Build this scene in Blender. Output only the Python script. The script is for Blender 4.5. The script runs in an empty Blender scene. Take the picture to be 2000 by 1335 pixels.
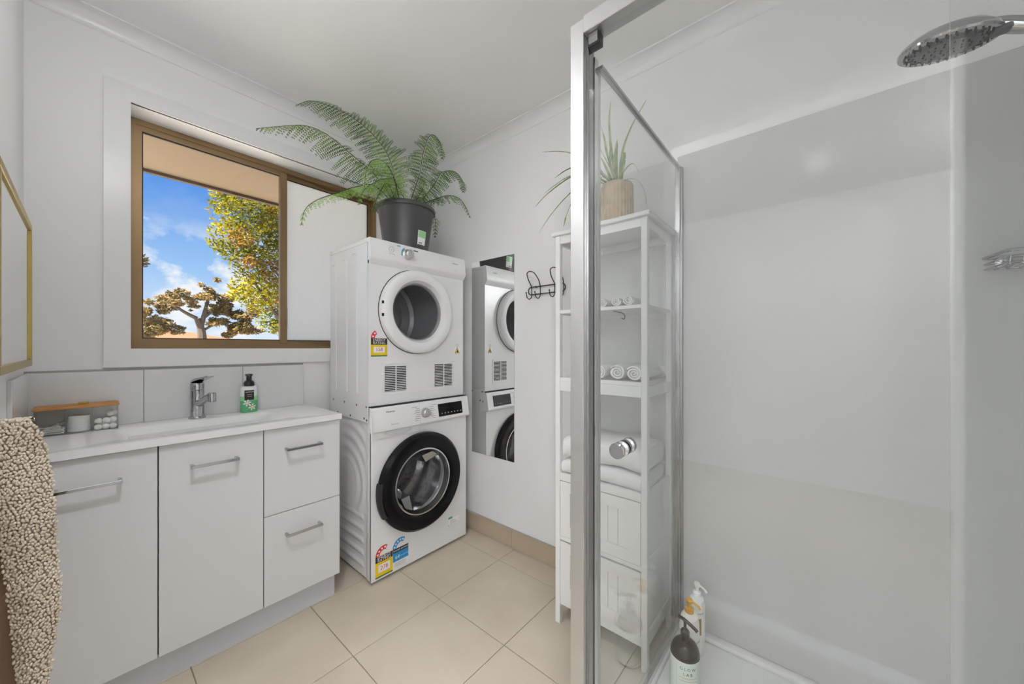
import bpy, bmesh, math, random
from math import sin, cos, pi, radians
from mathutils import Vector, Matrix
random.seed(7)
SC = bpy.context.scene
COL = SC.collection

# ---------------------------------------------------------------- camera
cam_d = bpy.data.cameras.new('camera'); cam = bpy.data.objects.new('camera', cam_d); COL.objects.link(cam)
cam.location = (0, 0, 1.13); cam.rotation_euler = (radians(90), 0, radians(-49.628))
cam_d.sensor_width = 36; cam_d.lens = 36 * 705.7 / 2000; cam_d.shift_y = 0.00525; cam_d.clip_start = 0.02; cam_d.clip_end = 300
SC.camera = cam
SC.cycles.transparent_max_bounces = 40; SC.cycles.diffuse_bounces = 8; SC.cycles.glossy_bounces = 6; SC.cycles.max_bounces = 16

# ---------------------------------------------------------------- world: blue sky with drifting cloud
W = bpy.data.worlds.new('sky'); SC.world = W; W.use_nodes = True
nt = W.node_tree; nt.nodes.clear(); N = nt.nodes.new; L = nt.links.new
out = N('ShaderNodeOutputWorld'); bg = N('ShaderNodeBackground'); L(bg.outputs[0], out.inputs[0])
tc = N('ShaderNodeTexCoord'); sep = N('ShaderNodeSeparateXYZ'); L(tc.outputs['Generated'], sep.inputs[0])
gr = N('ShaderNodeValToRGB'); L(sep.outputs['Z'], gr.inputs[0])
e = gr.color_ramp.elements
e[0].position = 0.0; e[0].color = (0.80, 0.90, 0.98, 1)
e[1].position = 0.55; e[1].color = (0.045, 0.16, 0.55, 1)
m1 = gr.color_ramp.elements.new(0.16); m1.color = (0.34, 0.58, 0.93, 1)
m2 = gr.color_ramp.elements.new(0.34); m2.color = (0.075, 0.28, 0.80, 1)
mp = N('ShaderNodeMapping'); mp.inputs['Scale'].default_value = (1.0, 1.0, 1.5); mp.inputs['Location'].default_value = (0.33, 0.1, 0.4)
L(tc.outputs['Generated'], mp.inputs[0])
nz = N('ShaderNodeTexNoise'); nz.inputs['Scale'].default_value = 7.5; nz.inputs['Detail'].default_value = 9; nz.inputs['Roughness'].default_value = 0.58
L(mp.outputs[0], nz.inputs[0])
cr = N('ShaderNodeValToRGB'); cr.color_ramp.elements[0].position = 0.47; cr.color_ramp.elements[1].position = 0.555
L(nz.outputs[0], cr.inputs[0])
lo = N('ShaderNodeMapRange'); lo.inputs[1].default_value = 0.17; lo.inputs[2].default_value = 0.26; lo.inputs[3].default_value = 1; lo.inputs[4].default_value = 0.05
L(sep.outputs['Z'], lo.inputs[0])
mu = N('ShaderNodeMath'); mu.operation = 'MULTIPLY'; L(cr.outputs[0], mu.inputs[0]); L(lo.outputs[0], mu.inputs[1])
mx = N('ShaderNodeMix'); mx.data_type = 'RGBA'; L(mu.outputs[0], mx.inputs[0]); L(gr.outputs[0], mx.inputs[6]); mx.inputs[7].default_value = (0.90, 0.93, 0.97, 1)
L(mx.outputs[2], bg.inputs[0]); bg.inputs[1].default_value = 1.0

# ---------------------------------------------------------------- sun and exposure
sd = bpy.data.lights.new('sun', 'SUN'); sd.energy = 19.0; sd.color = (1.0, 0.93, 0.78); sd.angle = 0.01
sun = bpy.data.objects.new('sun', sd); COL.objects.link(sun)
sun.rotation_euler = Vector((0.72, 0.16, -0.67)).to_track_quat('-Z', 'Y').to_euler()
FILL_GLOBE_E = 12.0     # emission of the added bathroom fill globe
FILL_DOWN_W = 64.0     # each added fill downlight
HALL_FILL_E = 35.0     # emission of the added hall fill globes
SC.view_settings.view_transform = 'Standard'; SC.view_settings.look = 'None'
SC.view_settings.exposure = 0.04; SC.view_settings.gamma = 1.0; SC.view_settings.use_curve_mapping = False

# ================================================================= materials
def srgb(r, g, b):
    f = lambda v: (v / 255 / 12.92) if v / 255 <= 0.04045 else ((v / 255 + 0.055) / 1.055) ** 2.4
    return (f(r), f(g), f(b), 1)

def mat(name, col, rough=0.5, metal=0.0, spec=0.5, bump=None, var=None, coat=0.0, trans=0.0, sub=0.0):
    m = bpy.data.materials.new(name); m.use_nodes = True
    t = m.node_tree; b = t.nodes['Principled BSDF']
    b.inputs['Base Color'].default_value = col; b.inputs['Roughness'].default_value = rough
    b.inputs['Metallic'].default_value = metal; b.inputs['Specular IOR Level'].default_value = spec
    b.inputs['Coat Weight'].default_value = coat; b.inputs['Coat Roughness'].default_value = 0.05
    g = t.nodes.new('ShaderNodeTexCoord')
    if bump:
        n = t.nodes.new('ShaderNodeTexNoise'); n.inputs['Scale'].default_value = bump[0]; n.inputs['Detail'].default_value = 4
        bp = t.nodes.new('ShaderNodeBump'); bp.inputs['Strength'].default_value = bump[1]; bp.inputs['Distance'].default_value = bump[2]
        t.links.new(g.outputs['Object'], n.inputs[0]); t.links.new(n.outputs[0], bp.inputs['Height']); t.links.new(bp.outputs[0], b.inputs['Normal'])
    if var:   # (scale, second colour, low, high)
        n = t.nodes.new('ShaderNodeTexNoise'); n.inputs['Scale'].default_value = var[0]; n.inputs['Detail'].default_value = 6
        r = t.nodes.new('ShaderNodeValToRGB'); r.color_ramp.elements[0].position = var[2]; r.color_ramp.elements[1].position = var[3]
        r.color_ramp.elements[0].color = col; r.color_ramp.elements[1].color = var[1]
        t.links.new(g.outputs['Object'], n.inputs[0]); t.links.new(n.outputs[0], r.inputs[0]); t.links.new(r.outputs[0], b.inputs['Base Color'])
    return m

def glass(name, tint=(0.965, 0.98, 0.975), refl=1.0):
    """thin sheet glass: clear transmission plus a Fresnel reflection"""
    m = bpy.data.materials.new(name); m.use_nodes = True
    t = m.node_tree; t.nodes.clear(); n = t.nodes.new
    o = n('ShaderNodeOutputMaterial'); mxs = n('ShaderNodeMixShader'); tr = n('ShaderNodeBsdfTransparent'); gl = n('ShaderNodeBsdfGlossy')
    ge = n('ShaderNodeNewGeometry'); dt = n('ShaderNodeVectorMath'); dt.operation = 'DOT_PRODUCT'
    t.links.new(ge.outputs['Normal'], dt.inputs[0]); t.links.new(ge.outputs['Incoming'], dt.inputs[1])
    def mth(op, a, b):
        q = n('ShaderNodeMath'); q.operation = op
        for i, v in enumerate((a, b)):
            if v is None: continue
            if isinstance(v, (int, float)): q.inputs[i].default_value = v
            else: t.links.new(v, q.inputs[i])
        return q.outputs[0]
    cosv = mth('ABSOLUTE', dt.outputs['Value'], None)
    sch = mth('ADD', mth('MULTIPLY', mth('POWER', mth('SUBTRACT', 1.0, cosv), 5.0), 0.96), 0.04)   # Schlick
    ml = n('ShaderNodeMath'); ml.operation = 'MULTIPLY'; ml.inputs[1].default_value = refl; ml.use_clamp = True
    tr.inputs[0].default_value = (*tint, 1); gl.inputs['Roughness'].default_value = 0.0
    t.links.new(sch, ml.inputs[0]); t.links.new(ml.outputs[0], mxs.inputs[0]); t.links.new(tr.outputs[0], mxs.inputs[1]); t.links.new(gl.outputs[0], mxs.inputs[2])
    t.links.new(mxs.outputs[0], o.inputs[0])
    return m

def leafmat(name, c1, c2, scale=12, rough=0.5, transl=0.35):
    m = bpy.data.materials.new(name); m.use_nodes = True
    t = m.node_tree; t.nodes.clear(); n = t.nodes.new
    o = n('ShaderNodeOutputMaterial'); g = n('ShaderNodeTexCoord'); nz = n('ShaderNodeTexNoise'); nz.inputs['Scale'].default_value = scale
    nz.inputs['Detail'].default_value = 3
    r = n('ShaderNodeValToRGB'); r.color_ramp.elements[0].position = 0.38; r.color_ramp.elements[1].position = 0.62
    r.color_ramp.elements[0].color = c1; r.color_ramp.elements[1].color = c2
    b = n('ShaderNodeBsdfPrincipled'); b.inputs['Roughness'].default_value = rough; b.inputs['Specular IOR Level'].default_value = 0.3
    tl = n('ShaderNodeBsdfTranslucent'); mxs = n('ShaderNodeMixShader'); mxs.inputs[0].default_value = transl
    t.links.new(g.outputs['Object'], nz.inputs[0]); t.links.new(nz.outputs[0], r.inputs[0])
    t.links.new(r.outputs[0], b.inputs['Base Color']); t.links.new(r.outputs[0], tl.inputs[0])
    t.links.new(b.outputs[0], mxs.inputs[1]); t.links.new(tl.outputs[0], mxs.inputs[2]); t.links.new(mxs.outputs[0], o.inputs[0])
    return m

M = {}
M['wall'] = mat('white wall paint', (0.80, 0.80, 0.805, 1), 0.45, spec=0.3, bump=(60, 0.03, 0.002))
M['ceil'] = mat('white ceiling paint', (0.82, 0.82, 0.82, 1), 0.7, spec=0.2)
M['trim'] = mat('white gloss trim paint', (0.78, 0.78, 0.785, 1), 0.25, spec=0.4)
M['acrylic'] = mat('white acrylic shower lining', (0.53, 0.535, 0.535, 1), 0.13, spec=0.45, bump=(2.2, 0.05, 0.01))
M['tray'] = mat('white shower tray', (0.74, 0.75, 0.75, 1), 0.25)
M['tile'] = mat('beige floor tile', srgb(198, 187, 171), 0.42, spec=0.35, var=(3.2, srgb(186, 174, 157), 0.38, 0.68))
M['grout'] = mat('floor grout', srgb(150, 137, 119), 0.9)
M['skirt'] = mat('beige skirting tile', srgb(184, 167, 148), 0.42, spec=0.35, var=(4, srgb(172, 155, 135), 0.4, 0.65))
M['splash'] = mat('white glazed splash tile', (0.70, 0.70, 0.705, 1), 0.12)
M['caulk'] = mat('grey tile joint', srgb(165, 163, 158), 0.8)
M['lam'] = mat('white laminate', (0.70, 0.70, 0.71, 1), 0.42, spec=0.35)
M['kick'] = mat('grey white kickboard', (0.62, 0.64, 0.67, 1), 0.45)
M['ceramic'] = mat('white basin top', (0.80, 0.80, 0.80, 1), 0.13)
M['dark'] = mat('dark gap', (0.02, 0.02, 0.02, 1), 0.8)  # near-black colour that stands in for shade inside gaps and openings
M['chrome'] = mat('polished chrome', (0.50, 0.51, 0.52, 1), 0.07, 1.0)
M['satin'] = mat('satin aluminium', (0.62, 0.62, 0.615, 1), 0.42, 1.0)
M['channel'] = mat('grey aluminium channel', (0.36, 0.36, 0.36, 1), 0.25, 1.0)
M['alu'] = mat('bright aluminium', (0.66, 0.66, 0.66, 1), 0.16, 1.0)
M['mirror'] = mat('silvered mirror', (0.90, 0.92, 0.91, 1), 0.005, 1.0)
M['gold'] = mat('brushed gold frame', (0.46, 0.345, 0.12, 1), 0.36, 1.0, bump=(90, 0.1, 0.001))
M['bronze'] = mat('bronze anodised aluminium', (0.30, 0.20, 0.105, 1), 0.4, 0.6)
M['gasket'] = mat('dark rubber seal', (0.015, 0.015, 0.017, 1), 0.6)
M['glass'] = glass('clear shower glass', (0.985, 0.992, 0.988))
M['winglass'] = glass('window glass', (0.985, 0.99, 0.99), 0.5)
M['boxglass'] = glass('clear acrylic', (0.975, 0.98, 0.975), 0.8)
M['bowlglass'] = glass('washer bowl glass', (0.90, 0.91, 0.92), 0.5)
M['dryglass'] = glass('smoked dryer glass', (0.86, 0.87, 0.88), 0.6)
M['appl'] = mat('white enamel', (0.76, 0.76, 0.765, 1), 0.22, spec=0.45)
M['applplastic'] = mat('white appliance plastic', (0.78, 0.78, 0.78, 1), 0.3)
M['black'] = mat('gloss black plastic', (0.006, 0.006, 0.007, 1), 0.14, spec=0.22)
M['blackmatt'] = mat('matt black', (0.012, 0.012, 0.013, 1), 0.55)
M['steel'] = mat('drum steel', (0.60, 0.60, 0.61, 1), 0.13, 1.0)
M['drumgrey'] = mat('grey dryer drum', (0.42, 0.42, 0.43, 1), 0.35, 0.3)
M['ink'] = mat('black ink', (0.02, 0.02, 0.02, 1), 0.6)
M['greyink'] = mat('grey ink', (0.25, 0.25, 0.26, 1), 0.6)
M['paper'] = mat('white sticker paper', (0.82, 0.82, 0.82, 1), 0.5)
M['red'] = mat('red sticker ink', (0.62, 0.015, 0.02, 1), 0.45)
M['yellow'] = mat('yellow sticker ink', (0.78, 0.55, 0.01, 1), 0.45)
M['green'] = mat('green sticker ink', (0.06, 0.20, 0.05, 1), 0.45)
M['blue'] = mat('blue sticker ink', (0.02, 0.24, 0.55, 1), 0.45)
M['teal'] = mat('teal ink', (0.05, 0.35, 0.45, 1), 0.5)
M['screw'] = mat('steel screw', (0.16, 0.16, 0.16, 1), 0.4, 0.8)
M['pot'] = mat('charcoal nursery pot', (0.060, 0.060, 0.062, 1), 0.42)
M['soil'] = mat('potting soil', (0.03, 0.02, 0.013, 1), 0.95, bump=(80, 0.6, 0.01))
M['fern'] = leafmat('fern green', srgb(74, 112, 46), srgb(132, 164, 84), 9)
M['fernlight'] = leafmat('pale fern green', srgb(122, 164, 74), srgb(176, 204, 128), 9, transl=0.5)
M['ferndark'] = leafmat('deep fern green', srgb(52, 100, 36), srgb(104, 150, 62), 9)
M['stalk'] = mat('fern stalk', srgb(62, 62, 34), 0.6)
M['spider'] = leafmat('spider plant green', srgb(110, 138, 76), srgb(170, 186, 130), 30)
M['ribpot'] = mat('ribbed tan ceramic', srgb(198, 176, 148), 0.6, var=(40, srgb(178, 156, 128), 0.35, 0.7))
M['rack'] = mat('white painted wood', (0.80, 0.80, 0.795, 1), 0.35)
M['towel'] = mat('white towelling', (0.86, 0.86, 0.86, 1), 0.95, spec=0.1, bump=(350, 0.8, 0.004))
M['wire'] = mat('dark wire', (0.055, 0.052, 0.05, 1), 0.4, 0.6)
M['mat'] = mat('oatmeal chenille', srgb(216, 204, 188), 0.95, spec=0.1, var=(14, srgb(200, 185, 166), 0.35, 0.7))
M['matback'] = mat('brown mat backing', srgb(140, 118, 96), 0.95, spec=0.1, bump=(200, 0.4, 0.003))
M['bamboo'] = mat('bamboo lid', srgb(196, 142, 82), 0.5, var=(30, srgb(178, 122, 62), 0.35, 0.7))
M['cotton'] = mat('cotton', (0.86, 0.86, 0.85, 1), 1.0, spec=0.05, bump=(200, 0.4, 0.002))
M['soapblack'] = mat('black pump plastic', (0.012, 0.012, 0.013, 1), 0.3)
M['bottlewhite'] = mat('white bottle plastic', (0.78, 0.78, 0.75, 1), 0.28)
M['soapgreen'] = mat('green bottle print', srgb(150, 208, 150), 0.3)
M['soapgreen2'] = mat('deep green print', srgb(96, 176, 124), 0.3)
M['petal'] = mat('cream petal print', srgb(238, 232, 224), 0.4)
M['pink'] = mat('pink petal print', srgb(226, 150, 140), 0.4)
M['goldplastic'] = mat('gold tinted plastic', (0.62, 0.33, 0.02, 1), 0.18, 0.3)
M['olive'] = mat('olive gold print', srgb(150, 120, 40), 0.35, 0.3)
M['amber'] = mat('dark brown bottle', (0.008, 0.006, 0.005, 1), 0.12, spec=0.3)
M['mint'] = mat('pale mint label', srgb(214, 224, 218), 0.5)
M['orange'] = mat('orange line print', srgb(200, 130, 90), 0.5)
M['showerface'] = mat('grey spray face', (0.085, 0.095, 0.10, 1), 0.3)
M['soffit'] = mat('beige eave lining', srgb(138, 117, 90), 0.8, bump=(40, 0.1, 0.004))
M['eaveedge'] = mat('brown fascia', srgb(84, 62, 40), 0.7)
M['brick'] = mat('outer wall render', (0.5, 0.42, 0.33, 1), 0.9)
M['ground'] = mat('pale concrete ground', srgb(226, 222, 215), 0.95, var=(0.6, srgb(214, 209, 200), 0.35, 0.65))
M['bark'] = mat('grey bark', srgb(78, 68, 58), 0.9)
M['leafA'] = leafmat('yellow green foliage', srgb(82, 88, 12), srgb(158, 144, 18), 2.2, transl=0.3)
M['leafB'] = leafmat('olive brown foliage', srgb(98, 88, 48), srgb(152, 126, 80), 1.0, transl=0.2)
M['leafC'] = leafmat('russet foliage', srgb(140, 100, 44), srgb(166, 128, 64), 2.0, transl=0.3)
M['roof'] = mat('terracotta roof', srgb(152, 106, 78), 0.85)
M['housewall'] = mat('cream house wall', srgb(164, 150, 130), 0.85)
M['carpet'] = mat('hall carpet', srgb(170, 160, 148), 0.95)

# frosted pane
def frosted():
    m = bpy.data.materials.new('obscure glass'); m.use_nodes = True
    t = m.node_tree; t.nodes.clear(); n = t.nodes.new
    o = n('ShaderNodeOutputMaterial'); tl = n('ShaderNodeBsdfTranslucent'); df = n('ShaderNodeBsdfPrincipled'); ms = n('ShaderNodeMixShader')
    tl.inputs[0].default_value = (0.68, 0.70, 0.72, 1); df.inputs['Base Color'].default_value = (0.75, 0.76, 0.76, 1); df.inputs['Roughness'].default_value = 0.3
    g = n('ShaderNodeTexCoord'); v = n('ShaderNodeTexVoronoi'); v.inputs['Scale'].default_value = 160; b = n('ShaderNodeBump'); b.inputs['Strength'].default_value = 0.35; b.inputs['Distance'].default_value = 0.004
    t.links.new(g.outputs['Object'], v.inputs[0]); t.links.new(v.outputs[0], b.inputs['Height']); t.links.new(b.outputs[0], df.inputs['Normal']); t.links.new(b.outputs[0], tl.inputs['Normal'])
    ms.inputs[0].default_value = 0.2
    t.links.new(tl.outputs[0], ms.inputs[1]); t.links.new(df.outputs[0], ms.inputs[2]); t.links.new(ms.outputs[0], o.inputs[0])
    return m
M['frost'] = frosted()

def emis(name, col, s):
    m = bpy.data.materials.new(name); m.use_nodes = True
    b = m.node_tree.nodes['Principled BSDF']; b.inputs['Base Color'].default_value = (0.8, 0.8, 0.8, 1)
    b.inputs['Emission Color'].default_value = col; b.inputs['Emission Strength'].default_value = s
    return m
M['fillglow'] = emis('opal fill globe', (0.97, 0.985, 1.0, 1), FILL_GLOBE_E); M['lensglow'] = emis('fill downlight lens', (1, 0.98, 0.96, 1), 3.0); M['hallfillglow'] = emis('hall fill globe', (0.97, 0.985, 1.0, 1), HALL_FILL_E)  # glow of the added fill lamps

# ================================================================= mesh builder
class MB:
    def __init__(s): s.v = []; s.f = []
    def add(s, vs, fs, mtx=None):
        o = len(s.v)
        for p in vs:
            p = Vector(p); s.v.append(tuple(mtx @ p if mtx else p))
        for f in fs: s.f.append(tuple(i + o for i in f))
        return s
    def bm(s, b, mtx=None):
        b.verts.index_update()
        s.add([v.co.copy() for v in b.verts], [[v.index for v in f.verts] for f in b.faces], mtx); b.free(); return s
    def box(s, x0, x1, y0, y1, z0, z1, bev=0, seg=2, mtx=None):
        b = bmesh.new(); bmesh.ops.create_cube(b, size=1)
        for v in b.verts: v.co = Vector(((x0 + x1) / 2 + v.co.x * (x1 - x0), (y0 + y1) / 2 + v.co.y * (y1 - y0), (z0 + z1) / 2 + v.co.z * (z1 - z0)))
        if bev: bmesh.ops.bevel(b, geom=list(b.edges), offset=bev, segments=seg, profile=0.5, affect='EDGES')
        return s.bm(b, mtx)
    def lathe(s, prof, c=(0, 0, 0), axis='Z', n=32, sx=1.0, sy=1.0, a0=0, a1=2 * pi, mtx=None, cap=True):
        """prof: (radius, height) pairs; sx / sy squash the ring"""
        full = abs(a1 - a0 - 2 * pi) < 1e-6; k = n if full else n + 1
        vs = []; fs = []
        for (r, h) in prof:
            for i in range(k):
                a = a0 + (a1 - a0) * i / n; x, y = r * cos(a) * sx, r * sin(a) * sy
                p = (x, y, h) if axis == 'Z' else ((x, h, y) if axis == 'Y' else (h, x, y))
                vs.append((p[0] + c[0], p[1] + c[1], p[2] + c[2]))
        for j in range(len(prof) - 1):
            for i in range(n):
                i2 = (i + 1) % k
                q = (j * k + i, j * k + i2, (j + 1) * k + i2, (j + 1) * k + i)
                fs.append(q if axis != 'Y' else q[::-1])
        if full and cap:
            if prof[0][0] > 1e-5: fs.append(tuple(range(k))[::-1] if axis != 'Y' else tuple(range(k)))
            if prof[-1][0] > 1e-5:
                b = (len(prof) - 1) * k; fs.append(tuple(b + i for i in range(k)) if axis != 'Y' else tuple(b + i for i in range(k))[::-1])
        return s.add(vs, fs, mtx)
    def ring(s, prof, c, axis='Y', n=64):
        """closed profile swept round an axis"""
        vs = []; fs = []; m = len(prof)
        for i in range(n):
            a = 2 * pi * i / n
            for (r, h) in prof:
                x, y = r * cos(a), r * sin(a)
                p = (x, y, h) if axis == 'Z' else ((x, h, y) if axis == 'Y' else (h, x, y))
                vs.append((p[0] + c[0], p[1] + c[1], p[2] + c[2]))
        for i in range(n):
            for j in range(m):
                fs.append((i * m + j, i * m + (j + 1) % m, ((i + 1) % n) * m + (j + 1) % m, ((i + 1) % n) * m + j))
        return s.add(vs, fs)
    def tube(s, pts, r, n=8, cap=True):
        pts = [Vector(p) for p in pts]; k = len(pts); rs = r if isinstance(r, (list, tuple)) else [r] * k
        t0 = (pts[1] - pts[0]).normalized(); u = t0.orthogonal().normalized(); vs = []; fs = []
        for i, p in enumerate(pts):
            t = (pts[min(i + 1, k - 1)] - pts[max(i - 1, 0)]).normalized()
            u = (u - t * u.dot(t)).normalized(); w = t.cross(u)
            for j in range(n):
                a = 2 * pi * j / n; vs.append(p + (u * cos(a) + w * sin(a)) * rs[i])
        for i in range(k - 1):
            for j in range(n):
                fs.append((i * n + j, i * n + (j + 1) % n, (i + 1) * n + (j + 1) % n, (i + 1) * n + j))
        if cap: fs.append(tuple(range(n))[::-1]); fs.append(tuple((k - 1) * n + j for j in range(n)))
        return s.add(vs, fs)
    def prism(s, poly, a, b, axis='Y'):
        """2-D outline extruded from a to b along an axis"""
        k = len(poly); vs = []
        for h in (a, b):
            for (p, q) in poly: vs.append((p, h, q) if axis == 'Y' else ((h, p, q) if axis == 'X' else (p, q, h)))
        fs = [tuple(range(k)), tuple(range(2 * k - 1, k - 1, -1))] + [(i, k + i, k + (i + 1) % k, (i + 1) % k) for i in range(k)]
        return s.add(vs, fs)
    def frame(s, x0, x1, z0, z1, hx0, hx1, hz0, hz1, y0, y1, axis='Y'):
        """slab with a rectangular hole, one connected mesh"""
        o = [(x0, z0), (x1, z0), (x1, z1), (x0, z1)]; h = [(hx0, hz0), (hx1, hz0), (hx1, hz1), (hx0, hz1)]
        vs = []
        for y in (y0, y1):
            for (p, q) in o + h: vs.append((p, y, q) if axis == 'Y' else (y, p, q))
        fs = []
        for i in range(4):
            j = (i + 1) % 4
            fs += [(i, j, 4 + j, 4 + i), (8 + j, 8 + i, 12 + i, 12 + j), (j, i, 8 + i, 8 + j), (4 + i, 4 + j, 12 + j, 12 + i)]
        return s.add(vs, fs)
    def holeplate(s, x0, x1, z0, z1, cx, cz, r, y0, y1, n=64):
        """plate facing -Y with a round hole"""
        ang = [2 * pi * i / n for i in range(n)]
        for (px, pz) in ((x0, z0), (x1, z0), (x1, z1), (x0, z1)):
            a = math.atan2(pz - cz, px - cx) % (2 * pi); k = min(range(n), key=lambda i: abs(ang[i] - a)); ang[k] = a
        vs = []; fs = []
        for y in (y0, y1):
            for a in ang:
                dx, dz = cos(a), sin(a)
                tx = ((x1 - cx) / dx if dx > 0 else (x0 - cx) / dx) if abs(dx) > 1e-9 else 1e9
                tz = ((z1 - cz) / dz if dz > 0 else (z0 - cz) / dz) if abs(dz) > 1e-9 else 1e9
                t = min(tx, tz)
                vs.append((cx + r * dx, y, cz + r * dz)); vs.append((cx + t * dx, y, cz + t * dz))
        o = 2 * n
        for i in range(n):
            j = (i + 1) % n
            fs += [(2 * i, 2 * j, 2 * j + 1, 2 * i + 1), (o + 2 * j, o + 2 * i, o + 2 * i + 1, o + 2 * j + 1), (2 * j, 2 * i, o + 2 * i, o + 2 * j), (2 * i + 1, 2 * j + 1, o + 2 * j + 1, o + 2 * i + 1)]
        return s.add(vs, fs)
    def ball(s, c, r, sub=2, scale=(1, 1, 1), jit=0.0):
        b = bmesh.new(); bmesh.ops.create_icosphere(b, subdivisions=sub, radius=1)
        for v in b.verts:
            k = r * (1 + random.uniform(-jit, jit)); v.co = Vector((c[0] + v.co.x * k * scale[0], c[1] + v.co.y * k * scale[1], c[2] + v.co.z * k * scale[2]))
        return s.bm(b)

def cat(pts, n=8):
    """Catmull-Rom through points"""
    P = [Vector(p) for p in pts]; P = [P[0] * 2 - P[1]] + P + [P[-1] * 2 - P[-2]]; o = []
    for i in range(1, len(P) - 2):
        a, b, c, d = P[i - 1:i + 3]
        for k in range(n):
            t = k / n
            o.append(0.5 * ((2 * b) + (c - a) * t + (2 * a - 5 * b + 4 * c - d) * t * t + (3 * b - a - 3 * c + d) * t ** 3))
    o.append(P[-2]); return o

def origin_of(o):
    v = Vector((0, 0, 0))
    while o: v = v + o.location; o = o.parent
    return v

def obj(name, mb, m, parent=None, loc=None, label=None, smooth=35, kind=None):
    off = origin_of(parent) if parent else Vector(loc or (0, 0, 0))
    me = bpy.data.meshes.new(name); me.from_pydata([(p[0] - off.x, p[1] - off.y, p[2] - off.z) for p in mb.v], [], mb.f); me.update()
    if smooth:
        me.polygons.foreach_set('use_smooth', [True] * len(me.polygons)); me.set_sharp_from_angle(angle=radians(smooth))
    b = bmesh.new(); b.from_mesh(me); bmesh.ops.recalc_face_normals(b, faces=b.faces); b.to_mesh(me); b.free()
    me.materials.append(M[m]); o = bpy.data.objects.new(name, me); COL.objects.link(o)
    if parent: o.parent = parent
    else: o.location = off
    if label: o['label'] = label
    if kind: o['kind'] = kind
    return o
def tag(o, label, cat_, group=None):
    o['label'] = label; o['category'] = cat_
    if group: o['group'] = group
    return o
def thing(name, loc, label, cat_, group=None):
    o = bpy.data.objects.new(name, None); COL.objects.link(o); o.location = loc; o.empty_display_size = 0.05
    return tag(o, label, cat_, group)
def struct(name, mb, m, parent=None, **k): return obj(name, mb, m, parent, kind=None if parent else 'structure', **k)
def copy_tree(o, parent=None):
    c = o.copy(); COL.objects.link(c)
    if parent: c.parent = parent
    for ch in [x for x in CH.get(o.name, [])]: copy_tree(ch, c)
    return c
CH = {}
def kids(o):
    CH[o.name] = list(o.children)
    for c in o.children: kids(c)
def dup(o, d, label=None, group=None, rot=0):
    if o.name not in CH: kids(o)
    c = copy_tree(o); c.location = o.location + Vector(d); c.rotation_euler = (0, 0, rot)
    if label: c['label'] = label
    if group: c['group'] = group
    return c

_txt = {}
def text(s, size, o, xd=(1, 0, 0), yd=(0, 0, 1), align='CENTER', depth=0.0004, sx=1.0):
    """flat lettering as geometry; o = middle of the baseline"""
    key = (s, align)
    if key not in _txt:
        cu = bpy.data.curves.new('t', 'FONT'); cu.body = s; cu.align_x = align; cu.size = 1; cu.resolution_u = 2
        ob = bpy.data.objects.new('t', cu); COL.objects.link(ob)
        dg = bpy.context.evaluated_depsgraph_get(); me = bpy.data.meshes.new_from_object(ob.evaluated_get(dg))
        _txt[key] = ([v.co.copy() for v in me.vertices], [tuple(p.vertices) for p in me.polygons])
        bpy.data.objects.remove(ob); bpy.data.curves.remove(cu); bpy.data.meshes.remove(me)
    xd, yd, o = Vector(xd), Vector(yd), Vector(o)
    vs = [o + xd * (v.x * size * sx) + yd * (v.y * size) for v in _txt[key][0]]
    return MB().add(vs, _txt[key][1])

# ================================================================= the room shell
XM, YW, XL, YN, ZC = 1.56, 2.07, -0.14, -0.78, 2.374
fl = struct('floor', MB().box(XL, XM, YN, YW, -0.05, -0.004), 'grout')
GX, GY = [0.632 + 0.394 * k for k in range(-3, 4)], [1.30 + 0.388 * k for k in range(-6, 4)]
tm = {}
for i in range(len(GX) - 1):
    for j in range(len(GY) - 1):
        x0, x1, y0, y1 = max(GX[i] + .0015, XL), min(GX[i + 1] - .0015, XM), max(GY[j] + .0015, YN), min(GY[j + 1] - .0015, YW)
        if y0 < 0.43 and x1 > 0.79:
            if x0 > 0.79 and y1 < 0.43: continue
        if x1 - x0 < .01 or y1 - y0 < .01: continue
        obj('floor_tile', MB().box(x0, x1, y0, y1, -0.01, 0.0, 0.0012, 1), 'tile', fl)
# window wall
WX0, WX1, WZ0, WZ1 = 0.107, 1.215, 1.122, 2.095
struct('wall_back', MB().frame(-0.34, XM + 0.2, -0.3, ZC + 0.3, WX0, WX1, WZ0, WZ1, YW, YW + 0.2), 'wall')
struct('wall_right', MB().box(XM, XM + 0.2, YN - .2, YW, -0.05, ZC + 0.3), 'wall')
struct('wall_front', MB().box(-0.34, XM, YN - 0.2, YN, -0.05, ZC + 0.3), 'wall')
DY0, DY1, DZ = -0.34, 0.55, 2.10
struct('wall_left', MB().frame(YN, YW, -0.05, ZC + 0.3, DY0, DY1, -0.01, DZ, XL - 0.1, XL, axis='X'), 'wall')
struct('ceiling', MB().box(-0.24, XM + .1, YN - .1, YW + .1, ZC, ZC + 0.05), 'ceil')
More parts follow.
